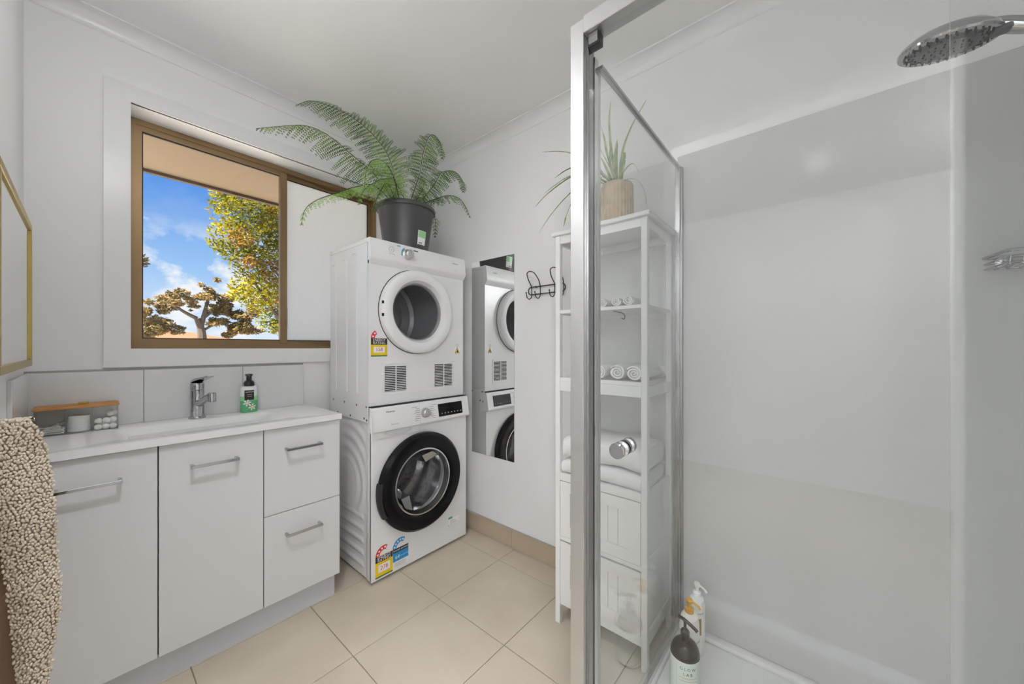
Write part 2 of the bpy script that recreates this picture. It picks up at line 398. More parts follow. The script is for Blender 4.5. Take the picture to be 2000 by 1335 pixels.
# coved cornices
def cove(c=0.052, n=8):
    return [(c * (1 - sin(a)), c * (1 - cos(a))) for a in [pi / 2 * i / n for i in range(n + 1)]]
cv = [(0, 0)] + [(0, 0.052)] + [(0.052 - 0.052 * cos(a) + 0.0, 0.052 - 0.052 * sin(a)) for a in [pi / 2 * i / 8 for i in range(9)]]
pr = [(0.0, 0.0), (0.0, 0.055)] + [(0.004 + 0.048 * (1 - cos(a)), 0.052 - 0.046 * sin(a)) for a in [pi / 2 * i / 8 for i in range(9)]] + [(0.055, 0.006), (0.055, 0.0)]
struct('trim_1', MB().prism([(YW - p, ZC - q) for p, q in pr], XL, XM, 'X'), 'trim')
struct('trim_2', MB().prism([(XM - p, ZC - q) for p, q in pr], YN, YW - .0, 'Y'), 'trim')
struct('trim_3', MB().prism([(XL + p * .3, ZC - q * .3) for p, q in pr], YN, YW, 'Y'), 'trim')
# door lining of the opening behind the camera
struct('trim_4', MB().prism([(DY0 - .07, 0), (DY0, 0), (DY0, DZ), (DY1, DZ), (DY1, 0), (DY1 + .07, 0), (DY1 + .07, DZ + .07), (DY0 - .07, DZ + .07)], XL + .0005, XL + 0.018, 'X'), 'trim')
# hall behind the opening
HX0, HX1, HY0, HY1 = -2.3, XL - 0.1, -1.2, 1.4
struct('floor_hall', MB().box(HX0, HX1, HY0, HY1, -0.05, -0.005), 'carpet')
struct('ceiling_hall', MB().box(HX0, HX1, HY0, HY1, ZC, ZC + .05), 'ceil')
struct('wall_hall', MB().frame(HY0, HY1, -.05, ZC + .05, DY0, DY1, -.01, DZ, HX1 - .004, HX1, axis='X'), 'wall')
struct('wall_hall_far', MB().box(HX0 - .1, HX0, HY0, HY1, -.05, ZC + .05), 'wall')
struct('wall_hall_end', MB().box(HX0, HX1, HY0 - .1, HY0, -.05, ZC + .05), 'wall')
struct('wall_hall_side', MB().box(HX0, HX1, HY1, HY1 + .1, -.05, ZC + .05), 'wall')

# tiled skirting along the right wall
sk = struct('baseboard_right', MB().box(XM - .004, XM, 0.44, YW, 0, 0.1), 'caulk')
ys = [YW - .002, 1.712, 1.318, 0.924, 0.53, 0.44]
for a, b in zip(ys[1:], ys[:-1]):
    obj('skirting_tile', MB().box(XM - 0.012, XM - .003, a + .0012, b - .0012, 0.001, 0.102, 0.0012, 1), 'skirt', sk)
struct('trim_5', MB().box(XM - .011, XM - .001, .44, YW, .1025, .1055), 'caulk')

# tiled splashback behind the basin
sp = struct('trim_6', MB().box(XL, 0.735, YW - .006, YW, 0.83, 1.047), 'caulk')
for a, b in ((XL, -.0 + .147), (.147, .473), (.473, .735)):
    obj('splash_tile', MB().box(a + .001, b - .001, YW - .011, YW - .004, 0.831, 1.040, 0.001, 1), 'splash', sp)
struct('wall_side_splash', MB().box(XL, XL + .009, 1.66, YW - .012, 0.831, 1.04, .001, 1), 'splash')

# acrylic shower lining
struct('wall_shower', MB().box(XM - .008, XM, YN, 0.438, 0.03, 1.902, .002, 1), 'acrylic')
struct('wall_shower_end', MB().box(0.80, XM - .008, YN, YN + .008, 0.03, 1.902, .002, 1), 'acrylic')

# ----------------------------------------------------------------- window
FY0, FY1 = 2.185, 2.245
win = struct('window_1', MB().frame(WX0, WX1, WZ0, WZ1, WX0 + .022, WX1 - .022, WZ0 + .026, WZ1 - .026, FY0, FY1), 'bronze')
# white liner of the reveal and the flat architrave
t = struct('trim_7', MB().frame(WX0 - .067, WX1 + .067, WZ0 - .069, WZ1 + .064, WX0 + .004, WX1 - .004, WZ0 + .003, WZ1 - .003, YW - .016, YW), 'trim')
obj('reveal_lining', MB().frame(WX0, WX1, WZ0, WZ1, WX0 + .003, WX1 - .003, WZ0 + .003, WZ1 - .003, YW - .008, FY0), 'trim', t)
# sliding sash (left) and fixed frosted light (right)
SX = 0.684
def sash(x0, x1, y0, y1, w, pane, nm):
    z0, z1 = WZ0 + .024, WZ1 - .024
    f = obj(nm, MB().frame(x0, x1, z0, z1, x0 + w, x1 - w, z0 + w * .9, z1 - w, y0, y1), 'bronze', win)
    obj('seal', MB().frame(x0 + w - .001, x1 - w + .001, z0 + w * .9 - .001, z1 - w + .001, x0 + w + .004, x1 - w - .004, z0 + w * .9 + .004, z1 - w - .004, y0 + .008, y1 - .006), 'gasket', f)
    obj('pane', MB().box(x0 + w, x1 - w, (y0 + y1) / 2 - .002, (y0 + y1) / 2 + .002, z0 + w * .9, z1 - w), pane, f, smooth=0)
    return f
s1 = sash(WX0 + .02, SX + .012, FY0 + .004, FY0 + .026, .024, 'winglass', 'sliding_sash')
sash(SX - .010, WX1 - .02, FY0 + .030, FY0 + .052, .022, 'frost', 'fixed_sash')
obj('latch', MB().box(SX + .002, SX + .013, FY0 - .012, FY0 + .006, 1.255, 1.335, .003).box(SX - .002, SX + .016, FY0 - .003, FY0 + .005, 1.245, 1.345, .001, 1), 'bronze', s1, label='small bronze window latch')
obj('pull_rail', MB().box(SX - .02, SX + .014, FY0 - .006, FY0 + .004, 1.15, 2.06, .002, 1), 'bronze', s1)

# eave outside
struct('eave', MB().box(-3, 5, YW + .2, 3.07, 2.2, 2.25), 'soffit')
struct('trim_8', MB().box(-3, 5, 3.07, 3.10, 2.182, 2.40), 'eaveedge')
struct('ground', MB().box(-40, 60, YW + .2, 90, -0.5, -0.35), 'ground')

# ================================================================= vanity
VX0, VX1, VF, VB = XL + .002, 0.744, 1.660, 2.055
va = thing('vanity_cabinet', (0.3, 1.86, 0), 'white laminate bathroom vanity with two doors and two drawers under the window', 'cabinet')
obj('carcass', MB().box(VX0, VX1 - .001, VF + .019, VB, 0.106, 0.803, .001, 1), 'lam', va)
obj('kickboard', MB().box(VX0, VX1 - .008, VF + .036, VB, 0.0, 0.107), 'kick', va, label='grey white recessed kickboard')
def handle(p, x0, x1, z):
    y = VF - .030
    mb = MB().box(x0, x1, y - .004, y + .004, z - .005, z + .005, .001, 1)
    for x in (x0 + .005, x1 - .005): mb.box(x - .005, x + .005, y, VF + .001, z - .005, z + .005, .001, 1)
    obj('handle', mb, 'chrome', p, label='chrome bar handle')
FX = [VX0, 0.152, 0.449, VX1]
for x0, x1, z0, z1 in ((FX[1] - .006, FX[1] + .006, .108, .803), (FX[2] - .006, FX[2] + .006, .108, .803), (FX[2] + .006, VX1 - .004, .455, .466)):  # dark strips paint the shade into the gaps between the fronts
    obj('shade_strip', MB().box(x0, x1, VF + .0172, VF + .0195, z0, z1), 'dark', va)
obj('shade_strip', MB().box(VX0, VX1 - .002, VF + .006, VF + .0195, .8035, .8062), 'dark', va)  # dark strip painted in for the shade under the basin top
for i in range(2):
    d = obj('door', MB().box(FX[i] + .0017, FX[i + 1] - .0017, VF, VF + .018, 0.107, 0.804, .001, 1), 'lam', va)
    handle(d, *((-0.064, 0.071), (0.2305, 0.3655))[i], 0.7195)
for z0, z1, hz in ((0.107, 0.459, 0.369), (0.462, 0.804, 0.7165)):
    d = obj('drawer', MB().box(FX[2] + .0017, VX1 - .0005, VF, VF + .018, z0, z1, .001, 1), 'lam', va)
    handle(d, 0.522, 0.659, hz)
# basin top
def basin_top():
    x0, x1, y0, y1, z0, z1 = VX0, 0.748, 1.648, YW - .011, 0.8065, 0.831
    hx0, hx1, hy0, hy1 = 0.06, 0.56, 1.705, 1.955
    o = [(x0, y0), (x1, y0), (x1, y1), (x0, y1)]
    def rr(a0, a1, b0, b1, r, n=5):
        pts = []
        for cx, cy, s in ((a1 - r, b0 + r, -pi / 2), (a1 - r, b1 - r, 0), (a0 + r, b1 - r, pi / 2), (a0 + r, b0 + r, pi)):
            for k in range(n + 1): pts.append((cx + r * cos(s + pi / 2 * k / n), cy + r * sin(s + pi / 2 * k / n)))
        return pts
    b = bmesh.new()
    rings = [[(p[0], p[1], z1) for p in rr(hx0, hx1, hy0, hy1, .03)],
             [(p[0], p[1], z1 - .004) for p in rr(hx0 + .008, hx1 - .010, hy0 + .010, hy1 - .006, .03)],
             [(p[0], p[1], z1 - .060) for p in rr(hx0 + .07, hx1 - .15, hy0 + .075, hy1 - .03, .04)],
             [(p[0], p[1], z1 - .068) for p in rr(hx0 + .10, hx1 - .18, hy0 + .095, hy1 - .045, .04)]]
    R = [[b.verts.new(p) for p in r] for r in rings]; k = len(R[0])
    for a, c in zip(R[:-1], R[1:]):
        for i in range(k): b.faces.new((a[i], a[(i + 1) % k], c[(i + 1) % k], c[i]))
    b.faces.new(R[-1])
    T = [b.verts.new((p[0], p[1], z1)) for p in o]; U = [b.verts.new((p[0], p[1], z0)) for p in o]
    n = k // 4
    cor = [3, 0, 1, 2]   # ring quarter q ends near corner
    for q in range(4):
        c = T[(q + 1) % 4]; seg = R[0][q * n:(q + 1) * n]
        for i in range(n - 1): b.faces.new((seg[i], c, seg[i + 1]))
        c2 = T[(q + 2) % 4]; b.faces.new((seg[-1], c, c2, R[0][((q + 1) * n) % k]))
    for i in range(4): b.faces.new((T[i], U[i], U[(i + 1) % 4], T[(i + 1) % 4]))
    mb = MB().bm(b)
    return mb
bt = thing('washbasin', (0.3, 1.86, 0.8065), 'glossy white moulded basin top with a sunken basin on the vanity', 'basin')
obj('bowl', basin_top(), 'ceramic', bt, smooth=30)
obj('drain', MB().lathe([(0, .7635), (.028, .7635), (.03, .765), (.02, .7685), (0, .770)], (.27, 1.86, 0), n=24), 'chrome', bt, label='chrome basin waste')

# mixer tap
tx, ty, tz = 0.302, 2.005, 0.831
tap = thing('basin_mixer', (tx, ty, tz), 'chrome single lever mixer tap behind the basin', 'tap')
obj('base', MB().lathe([(.029, tz), (.029, tz + .005), (.026, tz + .009), (.024, tz + .009)], (tx, ty, 0)), 'chrome', tap)
obj('body', MB().lathe([(.0235, tz + .004), (.0235, tz + .118), (.022, tz + .120), (.0235, tz + .122), (.0235, tz + .146), (.021, tz + .150)], (tx, ty, 0)), 'chrome', tap)
sp_ = cat([(tx, ty, tz + .058), (tx + .01, ty - .035, tz + .072), (tx + .022, ty - .075, tz + .090), (tx + .03, ty - .105, tz + .098)], 5)
spo = obj('spout', MB().tube(sp_, [.016] * 4 + [.014] * (len(sp_) - 4), 14), 'chrome', tap)
ex, ey, ez = sp_[-1]
obj('aerator', MB().lathe([(.013, ez - .022), (.0145, ez - .02), (.0145, ez + .012), (.011, ez + .016)], (ex, ey, 0), n=20), 'chrome', spo)
obj('lever', MB().add([(tx - .02, ty + .012, tz + .150), (tx + .02, ty + .012, tz + .150), (tx + .022, ty - .03, tz + .160), (tx - .014, ty - .03, tz + .160), (tx + .036, ty - .105, tz + .178), (tx + .016, ty - .105, tz + .178),
                             (tx - .02, ty + .012, tz + .158), (tx + .02, ty + .012, tz + .158), (tx + .022, ty - .03, tz + .170), (tx - .014, ty - .03, tz + .170), (tx + .036, ty - .105, tz + .183), (tx + .016, ty - .105, tz + .183)],
                            [(0, 1, 2, 3), (3, 2, 4, 5), (7, 6, 9, 8), (8, 9, 11, 10), (0, 3, 9, 6), (3, 5, 11, 9), (2, 1, 7, 8), (4, 2, 8, 10), (5, 4, 10, 11), (1, 0, 6, 7)]), 'chrome', tap)

# hand soap
hx, hy, hz = 0.486, 2.012, 0.831
hs = thing('soap_dispenser', (hx, hy, hz), 'green and white foaming hand soap bottle with black pump beside the tap', 'soap bottle')
def oval(prof, c, sx, sy, n=28): return MB().lathe([(r, c[2] + h) for r, h in prof], (c[0], c[1], 0), n=n, sx=sx, sy=sy)
obj('bottle_base', oval([(.030, 0), (.0335, .004), (.034, .02), (.0338, .055)], (hx, hy, hz), 1, .68), 'soapgreen2', hs, label='green printed lower bottle')
obj('bottle_middle', oval([(.0338, .055), (.0335, .075)], (hx, hy, hz), 1, .68), 'soapgreen', hs, label='light green printed band')
obj('bottle_top', oval([(.0335, .075), (.033, .105), (.030, .118), (.022, .1225)], (hx, hy, hz), 1, .68), 'bottlewhite', hs, label='white upper bottle')
obj('pump', MB().lathe([(.021, hz + .1215), (.021, hz + .136), (.017, hz + .143), (.0105, hz + .147), (.0105, hz + .165), (.013, hz + .168), (.016, hz + .172), (.012, hz + .176), (0, hz + .177)], (hx, hy, 0), n=24).tube([(hx, hy, hz + .170), (hx - .008, hy - .02, hz + .170), (hx - .012, hy - .032, hz + .166)], [.008, .006, .0045], 8), 'soapblack', hs, label='black pump')
def ovfront(x, off=.0006): 
    k = max(0, 1 - ((x - hx) / .0345) ** 2); return hy - .0236 * math.sqrt(k) - off
lb = MB(); n = 8
xs = [hx - .022 + .036 * i / n for i in range(n + 1)]
lb.add([(x, ovfront(x), z) for z in (hz + .058, hz + .103) for x in xs], [(i, i + 1, n + 2 + i, n + 1 + i) for i in range(n)])
lab = obj('front_label', lb, 'ink', hs, label='black front label', smooth=0)
obj('lettering', text('PALMOLIVE', .0062, (hx - .004, ovfront(hx - .004, .0022), hz + .093), depth=0), 'paper', lab)
obj('lettering', text('FOAMING', .0042, (hx - .004, ovfront(hx - .004, .0022), hz + .082)), 'paper', lab)
obj('lettering', text('hand wash', .0042, (hx - .004, ovfront(hx - .004, .0022), hz + .074)), 'paper', lab)
def flower(cx, cz, r, m, nm):
    mb = MB()
    for k in range(6):
        a = pi / 3 * k + .3; ca, sa = cos(a), sin(a)
        q = [(cx + ca * r * .15, cz + sa * r * .15), (cx + ca * r * .6 - sa * r * .22, cz + sa * r * .6 + ca * r * .22), (cx + ca * r, cz + sa * r), (cx + ca * r * .6 + sa * r * .22, cz + sa * r * .6 - ca * r * .22)]
        mb.add([(p, ovfront(p, .0014), w) for p, w in q], [(0, 1, 2, 3)])
    mb.add([(cx + r * .25 * cos(2 * pi * i / 8), ovfront(cx, .002), cz + r * .25 * sin(2 * pi * i / 8)) for i in range(8)], [tuple(range(8))])
    obj(nm, mb, m, hs, smooth=0)
flower(hx - .012, hz + .045, .017, 'petal', 'printed_flower'); flower(hx + .006, hz + .026, .017, 'petal', 'printed_flower'); flower(hx + .006, hz + .027, .008, 'pink', 'printed_flower')

# cotton organiser
bx0, bx1, by0, by1, bz = -0.114, 0.075, 1.968, 2.05, 0.831
org = thing('cotton_organiser', ((bx0 + bx1) / 2, (by0 + by1) / 2, bz), 'clear acrylic three compartment organiser with bamboo lid beside the basin', 'organiser')
wt = .003
g = MB().box(bx0, bx1, by0, by1, bz, bz + wt)
g.box(bx0, bx1, by0, by0 + wt, bz + wt, bz + .086).box(bx0, bx1, by1 - wt, by1, bz + wt, bz + .086)
g.box(bx0, bx0 + wt, by0 + wt, by1 - wt, bz + wt, bz + .086).box(bx1 - wt, bx1, by0 + wt, by1 - wt, bz + wt, bz + .086)
obj('box', g, 'boxglass', org, smooth=0)
for x in (-.049, .0117): obj('divider', MB().box(x - .0015, x + .0015, by0 + wt, by1 - wt, bz + wt, bz + .084), 'boxglass', org, smooth=0)
lid = obj('lid', MB().box(bx0 - .004, bx1 + .003, by0 - .003, by1 + .003, bz + .0865, bz + .0965, .003), 'bamboo', org, label='bamboo lid')
obj('knob', MB().box(-.02, .004, 2.0, 2.016, bz + .0965, bz + .103, .0015), 'goldplastic', lid)
for k in range(11):
    x = random.uniform(-.104, -.082); z = bz + .006 + .0035 * (k % 6); y = by0 + .012 + .0055 * k
    a = random.uniform(-.25, .8) if k > 3 else random.uniform(-.1, .15); ln = .036 if a > .4 else .042
    p0, p1 = Vector((x, y, z)), Vector((min(x + ln * cos(a), -.053), y, z + max(0, ln * sin(a)) * .9))
    mb = MB().tube([p0, p1], .0015, 6)
    for p in (p0, p1): mb.ball(p, .0034, 1, (1.3, 1, 1))
    tag(obj('cotton_bud', mb, 'cotton', loc=tuple(p0)), 'white cotton bud lying in the left compartment of the clear organiser', 'cotton bud', 'cotton buds in the organiser')
for k in range(8):
    z = bz + .0035 + k * .0068
    tag(obj('cotton_pad', MB().lathe([(.0, z), (.0255, z), (.0265, z + .0032), (.0255, z + .0064), (0, z + .0064)], (-.0185, 2.0085, 0), n=26), 'cotton', loc=(-.0185, 2.0085, z)), 'white round cotton pad in the stack in the middle compartment', 'cotton pad', 'cotton pads in the organiser')
cb = [(.026, 1.985, .011), (.044, 1.984, .012), (.062, 1.986, .011), (.027, 1.992, .032), (.046, 1.989, .033), (.062, 1.993, .034), (.036, 2.02, .014), (.056, 2.022, .018), (.055, 2.005, .055), (.064, 2.02, .056)]
for x, y, z in cb:
    tag(obj('cotton_ball', MB().ball((x, y, bz + z), .0103, 2, jit=.05), 'cotton', loc=(x, y, bz + z)), 'fluffy white cotton ball in the right compartment of the organiser', 'cotton ball', 'cotton balls in the organiser')

# ================================================================= gold mirror on the left wall
gm = thing('gold_mirror', (XL, 1.58, 1.075), 'gold framed rectangular mirror on the left wall', 'mirror')
my0, my1, mz0, mz1, md, mw = 1.255, 1.907, 1.072, 1.517, .027, .020
for y0, y1, z0, z1 in ((my0, my1, mz1 - mw, mz1), (my0, my1, mz0, mz0 + mw), (my0, my0 + mw, mz0 + mw, mz1 - mw), (my1 - mw, my1, mz0 + mw, mz1 - mw)):
    obj('frame_rail', MB().box(XL + .002, XL + md, y0, y1, z0, z1, .0015, 1), 'gold', gm)
obj('mirror_glass', MB().box(XL + .018, XL + .0225, my0 + mw - .002, my1 - mw + .002, mz0 + mw - .002, mz1 - mw + .002), 'mirror', gm, smooth=0)

# towel bar and bath mat
by_, bz_ = 1.38, 0.962
tb = thing('towel_bar', (XL, by_, bz_), 'short chrome bar jutting from the left wall with the bath mat over it', 'towel bar')
obj('bar', MB().tube([(XL + .004, by_, bz_), (-.087, by_, bz_)], .0042, 12), 'chrome', tb)
obj('end_cap', MB().lathe([(.0042, -.096), (.0048, -.088), (.0085, -.0795), (.0085, -.078), (0, -.0775)], (0, by_, bz_), axis='X', n=16), 'chrome', tb)
obj('wall_flange', MB().lathe([(.016, XL + .0005), (.016, XL + .005), (.005, XL + .009)], (0, by_, bz_), axis='X', n=20), 'chrome', tb)
mt = thing('bath_mat', (-.1, by_, 0.3), 'oatmeal chenille bath mat hanging over the chrome bar', 'bath mat')
# outline of the front flap: z -> right edge x
RE = [(.962, -.083), (.945, -.074), (.90, -.062), (.86, -.056), (.80, -.052), (.72, -.0495), (.60, -.044), (.53, -.0415), (.46, -.050), (.40, -.056), (.34, -.060), (.24, -.066)]
LE = [(.962, -.138), (.80, -.138), (.74, -.128), (.66, -.119), (.55, -.112), (.45, -.106), (.34, -.101), (.24, -.097)]
def interp(T, z):
    if z >= T[0][0]: return T[0][1]
    for (a, b), (c, d) in zip(T[:-1], T[1:]):
        if c <= z <= a: return b + (d - b) * (a - z) / (a - c)
    return T[-1][1]
def sheet(zt, zb, le, re, y, n=40, m=10, wav=.008):
    vs = []; fs = []
    for i in range(n + 1):
        z = zt + (zb - zt) * i / n; l, r = le(z), re(z)
        for j in range(m + 1):
            s_ = j / m; x = l + (r - l) * s_
            vs.append((x, y(s_, z), z))
    for i in range(n):
        for j in range(m): fs.append((i * (m + 1) + j, i * (m + 1) + j + 1, (i + 1) * (m + 1) + j + 1, (i + 1) * (m + 1) + j))
    k = len(vs); vs += [(x, yy + .006, z) for x, yy, z in vs]; fs += [tuple(q + k for q in f[::-1]) for f in fs]
    return MB().add(vs, fs)
yf = lambda s_, z: by_ - .014 - .012 * sin(s_ * 2.6) * min(1, (0.97 - z) * 5 + .2) + .012 * max(0, .5 - s_) * 2 * min(1, max(0, (.85 - z) * 3))
obj('front_flap', sheet(.965, .24, lambda z: interp(LE, z), lambda z: interp(RE, z), yf), 'mat', mt)
obj('back_flap', sheet(.965, .26, lambda z: -.138, lambda z: interp(RE, z) - .012, lambda s_, z: by_ + .016 + .006 * sin(z * 18 + s_ * 3)), 'matback', mt, label='brown woven backing')
pile = MB(); z = .968; row = 0
ico = bmesh.new(); bmesh.ops.create_icosphere(ico, subdivisions=1, radius=1); iv = [v.co.copy() for v in ico.verts]; ifc = [[v.index for v in f.verts] for f in ico.faces]; ico.free()
while z > .245:
    l, r = interp(LE, z), interp(RE, z); x = l + (.003 if row % 2 else 0)
    while x < r + .003:
        s_ = min(1, max(0, (x - l) / max(.001, r - l))); jx, jz = random.uniform(-.002, .002), random.uniform(-.002, .002)
        q = Matrix.Translation((x + jx, yf(s_, z) - .0035, z + jz - .002)) @ Matrix.Rotation(random.uniform(-.7, .7), 4, 'Y') @ Matrix.Rotation(random.uniform(-.4, .4), 4, 'X') @ Matrix.Diagonal((.0031, .0048, .0052 * random.uniform(.8, 1.25), 1))
        pile.add(iv, ifc, q); x += .0054
    z -= .0066; row += 1
for k in range(70):   # loops over the bar
    a = pi * random.random(); x = random.uniform(-.138, -.083)
    pile.add(iv, ifc, Matrix.Translation((x, by_ + .018 * cos(a), bz_ - .006 + .012 * sin(a))) @ Matrix.Diagonal((.0034, .005, .004, 1)))
obj('pile', pile, 'mat', mt, kind='stuff', smooth=80)

# ================================================================= washing machine
def sticker_arc(p, nm, m, cx, cz, r0, r1, a0, a1, y, stars, sm):
    n = 20; vs = []
    for i in range(n + 1):
        a = a0 + (a1 - a0) * i / n
        vs += [(cx + r0 * cos(a), y, cz + r0 * sin(a)), (cx + r1 * cos(a), y, cz + r1 * sin(a))]
    o = obj(nm, MB().add(vs, [(2 * i, 2 * i + 1, 2 * i + 3, 2 * i + 2) for i in range(n)]), m, p, smooth=0)
    mb = MB(); rm = (r0 + r1) / 2; rs = (r1 - r0) * .34
    for k in range(stars):
        a = a0 + (a1 - a0) * (k + .5) / stars; x, z = cx + rm * cos(a), cz + rm * sin(a)
        pts = [(x + rs * (1 if i % 2 == 0 else .45) * cos(pi / 2 + pi * i / 5), y - .0004, z + rs * (1 if i % 2 == 0 else .45) * sin(pi / 2 + pi * i / 5)) for i in range(10)]
        mb.add(pts, [tuple(range(10))])
    obj(sm, mb, 'paper', p, smooth=0)
def flat(x0, x1, z0, z1, y): return MB().add([(x0, y, z0), (x1, y, z0), (x1, y, z1), (x0, y, z1)], [(0, 1, 2, 3)])
def energy_label(root, x0, x1, zb, zy, zt, y, num, stars, arc_frac):
    lab = obj('energy_label', MB().box(x0, x1, y - .0006, y, zb, zt), 'yellow', root, label='yellow and red energy rating sticker', smooth=0)
    w = x1 - x0; xc = (x0 + x1) / 2
    obj('black_band', flat(x0, x1, zy, zt, y - .0009), 'ink', lab, smooth=0)
    obj('lettering', text('ENERGY', w * .21, (xc, y - .0014, zy + (zt - zy) * .54)), 'paper', lab)
    obj('lettering', text('RATING', w * .21, (xc, y - .0014, zy + (zt - zy) * .08)), 'paper', lab)
    obj('green_strip', flat(x0, x1, zb, zb + (zy - zb) * .1, y - .0009), 'green', lab, smooth=0)
    obj('number_panel', flat(xc - w * .34, xc + w * .34, zb + (zy - zb) * .32, zb + (zy - zb) * .82, y - .0009), 'paper', lab, smooth=0)
    obj('number', text(num, w * .30, (xc, y - .0014, zb + (zy - zb) * .46)), 'red', lab)
    sticker_arc(lab, 'red_arc', 'red', xc, zt, w * .27, w * .5, pi, pi * (1 - arc_frac), y - .0009, stars, 'star_print')
    return lab

wx0, wx1, wy0, wy1, wz0, wz1 = 0.868, 1.468, 1.610, 2.045, 0.016, 0.842
wm = thing('washing_machine', (1.168, 1.83, 0), 'white front loading washing machine with black porthole door on the floor', 'washing machine')
dc, dz_ = 1.145, 0.431
cab = MB().box(wx0 + .010, wx0 + .014, wy0 + .012, wy1, wz0, wz1).box(wx1 - .008, wx1, wy0 + .012, wy1, wz0, wz1).box(wx0 + .010, wx1, wy0 + .012, wy1, wz1 - .008, wz1).box(wx0 + .014, wx1 - .008, wy0 + .012, wy1, wz0, wz0 + .008).box(wx0 + .014, wx1 - .008, wy1 - .008, wy1, wz0 + .008, wz1 - .008)
obj('cabinet', cab, 'appl', wm)
# pressed side panel with rings and ribs
def side_h(y, z):
    edge = min((y - wy0 - .05) / .03, (wy1 - y) / .03, (z - wz0 - .02) / .02, (.78 - z) / .02); edge = max(0, min(1, edge))
    r = math.hypot(y - 1.87, z - .445)
    h = 0.0
    if z > .315 or r < .13:
        h = .005 * (0.5 + 0.5 * cos(2 * pi * (r - .115) / .062)) if r > .1 else .0045 * max(0, min(1, (.118 - r) / .02)) 
        if r > .36: h *= .4
    elif z < .315:
        k = (z - .055) / .058; h = .006 * max(0, sin(2 * pi * k)) ** .7 * max(0, min(1, (y - 1.69) / .012))
    return h * edge * .6
vs = []; fs = []; ny, nz_ = 70, 130
for j in range(nz_ + 1):
    for i in range(ny + 1):
        y = wy0 + .012 + (wy1 - wy0 - .012) * i / ny; z = wz0 + (wz1 - wz0) * j / nz_
        vs.append((wx0 + .006 - side_h(y, z) * 1.4, y, z))
for j in range(nz_):
    for i in range(ny): fs.append((j * (ny + 1) + i, j * (ny + 1) + i + 1, (j + 1) * (ny + 1) + i + 1, (j + 1) * (ny + 1) + i))
obj('side_panel', MB().add(vs, fs), 'appl', wm, label='side panel pressed with rings and ribs', smooth=60)
obj('front_panel', MB().holeplate(wx0, wx1, wz0, 0.722, dc, dz_, .19, wy0, wy0 + .012), 'appl', wm)
obj('edge_strip', MB().box(wx0, wx0 + .012, wy0 + .001, wy0 + .05, wz0, .80, .004), 'appl', wm)
# control fascia leaning back a little
fz0, fz1, fy0, fy1 = 0.727, 0.842, 1.585, 1.604
fa = obj('control_fascia', MB().prism([(wy0 + .05, fz0 - .006), (fy0 + .004, fz0), (fy0, fz0 + .008), (fy1 - .002, fz1 - .008), (fy1 + .006, fz1), (wy0 + .05, fz1)], wx0 + .262, wx1 + .004, 'X'), 'applplastic', wm)
dr = obj('detergent_drawer', MB().prism([(wy0 + .05, fz0 - .036), (fy0 + .02, fz0 - .036), (fy0 + .018, fz0 - .006), (fy0 + .003, fz0), (fy0, fz0 + .008), (fy1 - .002, fz1 - .008), (fy1 + .006, fz1), (wy0 + .05, fz1)], wx0 + .002, wx0 + .260, 'X'), 'applplastic', wm)
obj('pull_recess', MB().lathe([(0, 0), (.075, 0), (.08, -.003), (0, -.0035)], (wx0 + .14, fy0 + .0185, fz0 - .014), axis='Y', n=30, sx=1.0, sy=.22), 'kick', dr)
fyat = lambda z: fy0 + (fy1 - .002 - fy0) * (z - fz0 - .008) / (fz1 - fz0 - .016) - .0012
obj('lettering', text('Hisense', .0155, (.962, fyat(.815), .812)), 'ink', dr)
obj('lettering', text('8kg Pure Jet', .0085, (.98, fyat(.753), .752)), 'greyink', dr)
kn = obj('program_knob', MB().lathe([(.027, 0), (.027, -.004), (.0235, -.006), (.022, -.022), (.019, -.025), (0, -.025)], (1.162, fyat(.785), .785), axis='Y', n=32), 'satin', wm, label='silver programme knob')
obj('pointer', MB().box(1.161, 1.163, fyat(.785) - .0262, fyat(.785) - .0248, .788, .805), 'greyink', kn)
pm = MB()
for k in range(8):
    z = .75 + .0098 * k
    for sgn in (-1, 1):
        x = 1.162 + sgn * (.034 + (.012 if k in (0, 7) else 0)); ln = .022 + .006 * ((k * 5) % 3)
        pm.add([(x, fyat(z), z), (x + sgn * ln, fyat(z), z), (x + sgn * ln, fyat(z) , z + .0022), (x, fyat(z), z + .0022)], [(0, 1, 2, 3)])
obj('programme_print', pm, 'greyink', wm, smooth=0, kind='stuff')
dp = obj('display', MB().prism([(fyat(.752) - .002, .750), (fyat(.818) - .002, .818), (fyat(.818) + .004, .818), (fyat(.750) + .004, .750)], 1.250, 1.420, 'X'), 'black', wm, label='black glass display')
im = MB()
for k in range(7):
    x = 1.265 + .0225 * k; im.add([(x, fyat(.765) - .0036, .763), (x + .009, fyat(.765) - .0036, .763), (x + .009, fyat(.77) - .0036, .769), (x, fyat(.77) - .0036, .769)], [(0, 1, 2, 3)])
obj('touch_icons', im, 'greyink', dp, smooth=0)
obj('top_seam', MB().box(wx0 + .002, wx1, fy1 + .004, wy0 + .03, wz1, wz1 + .004), 'dark', wm)
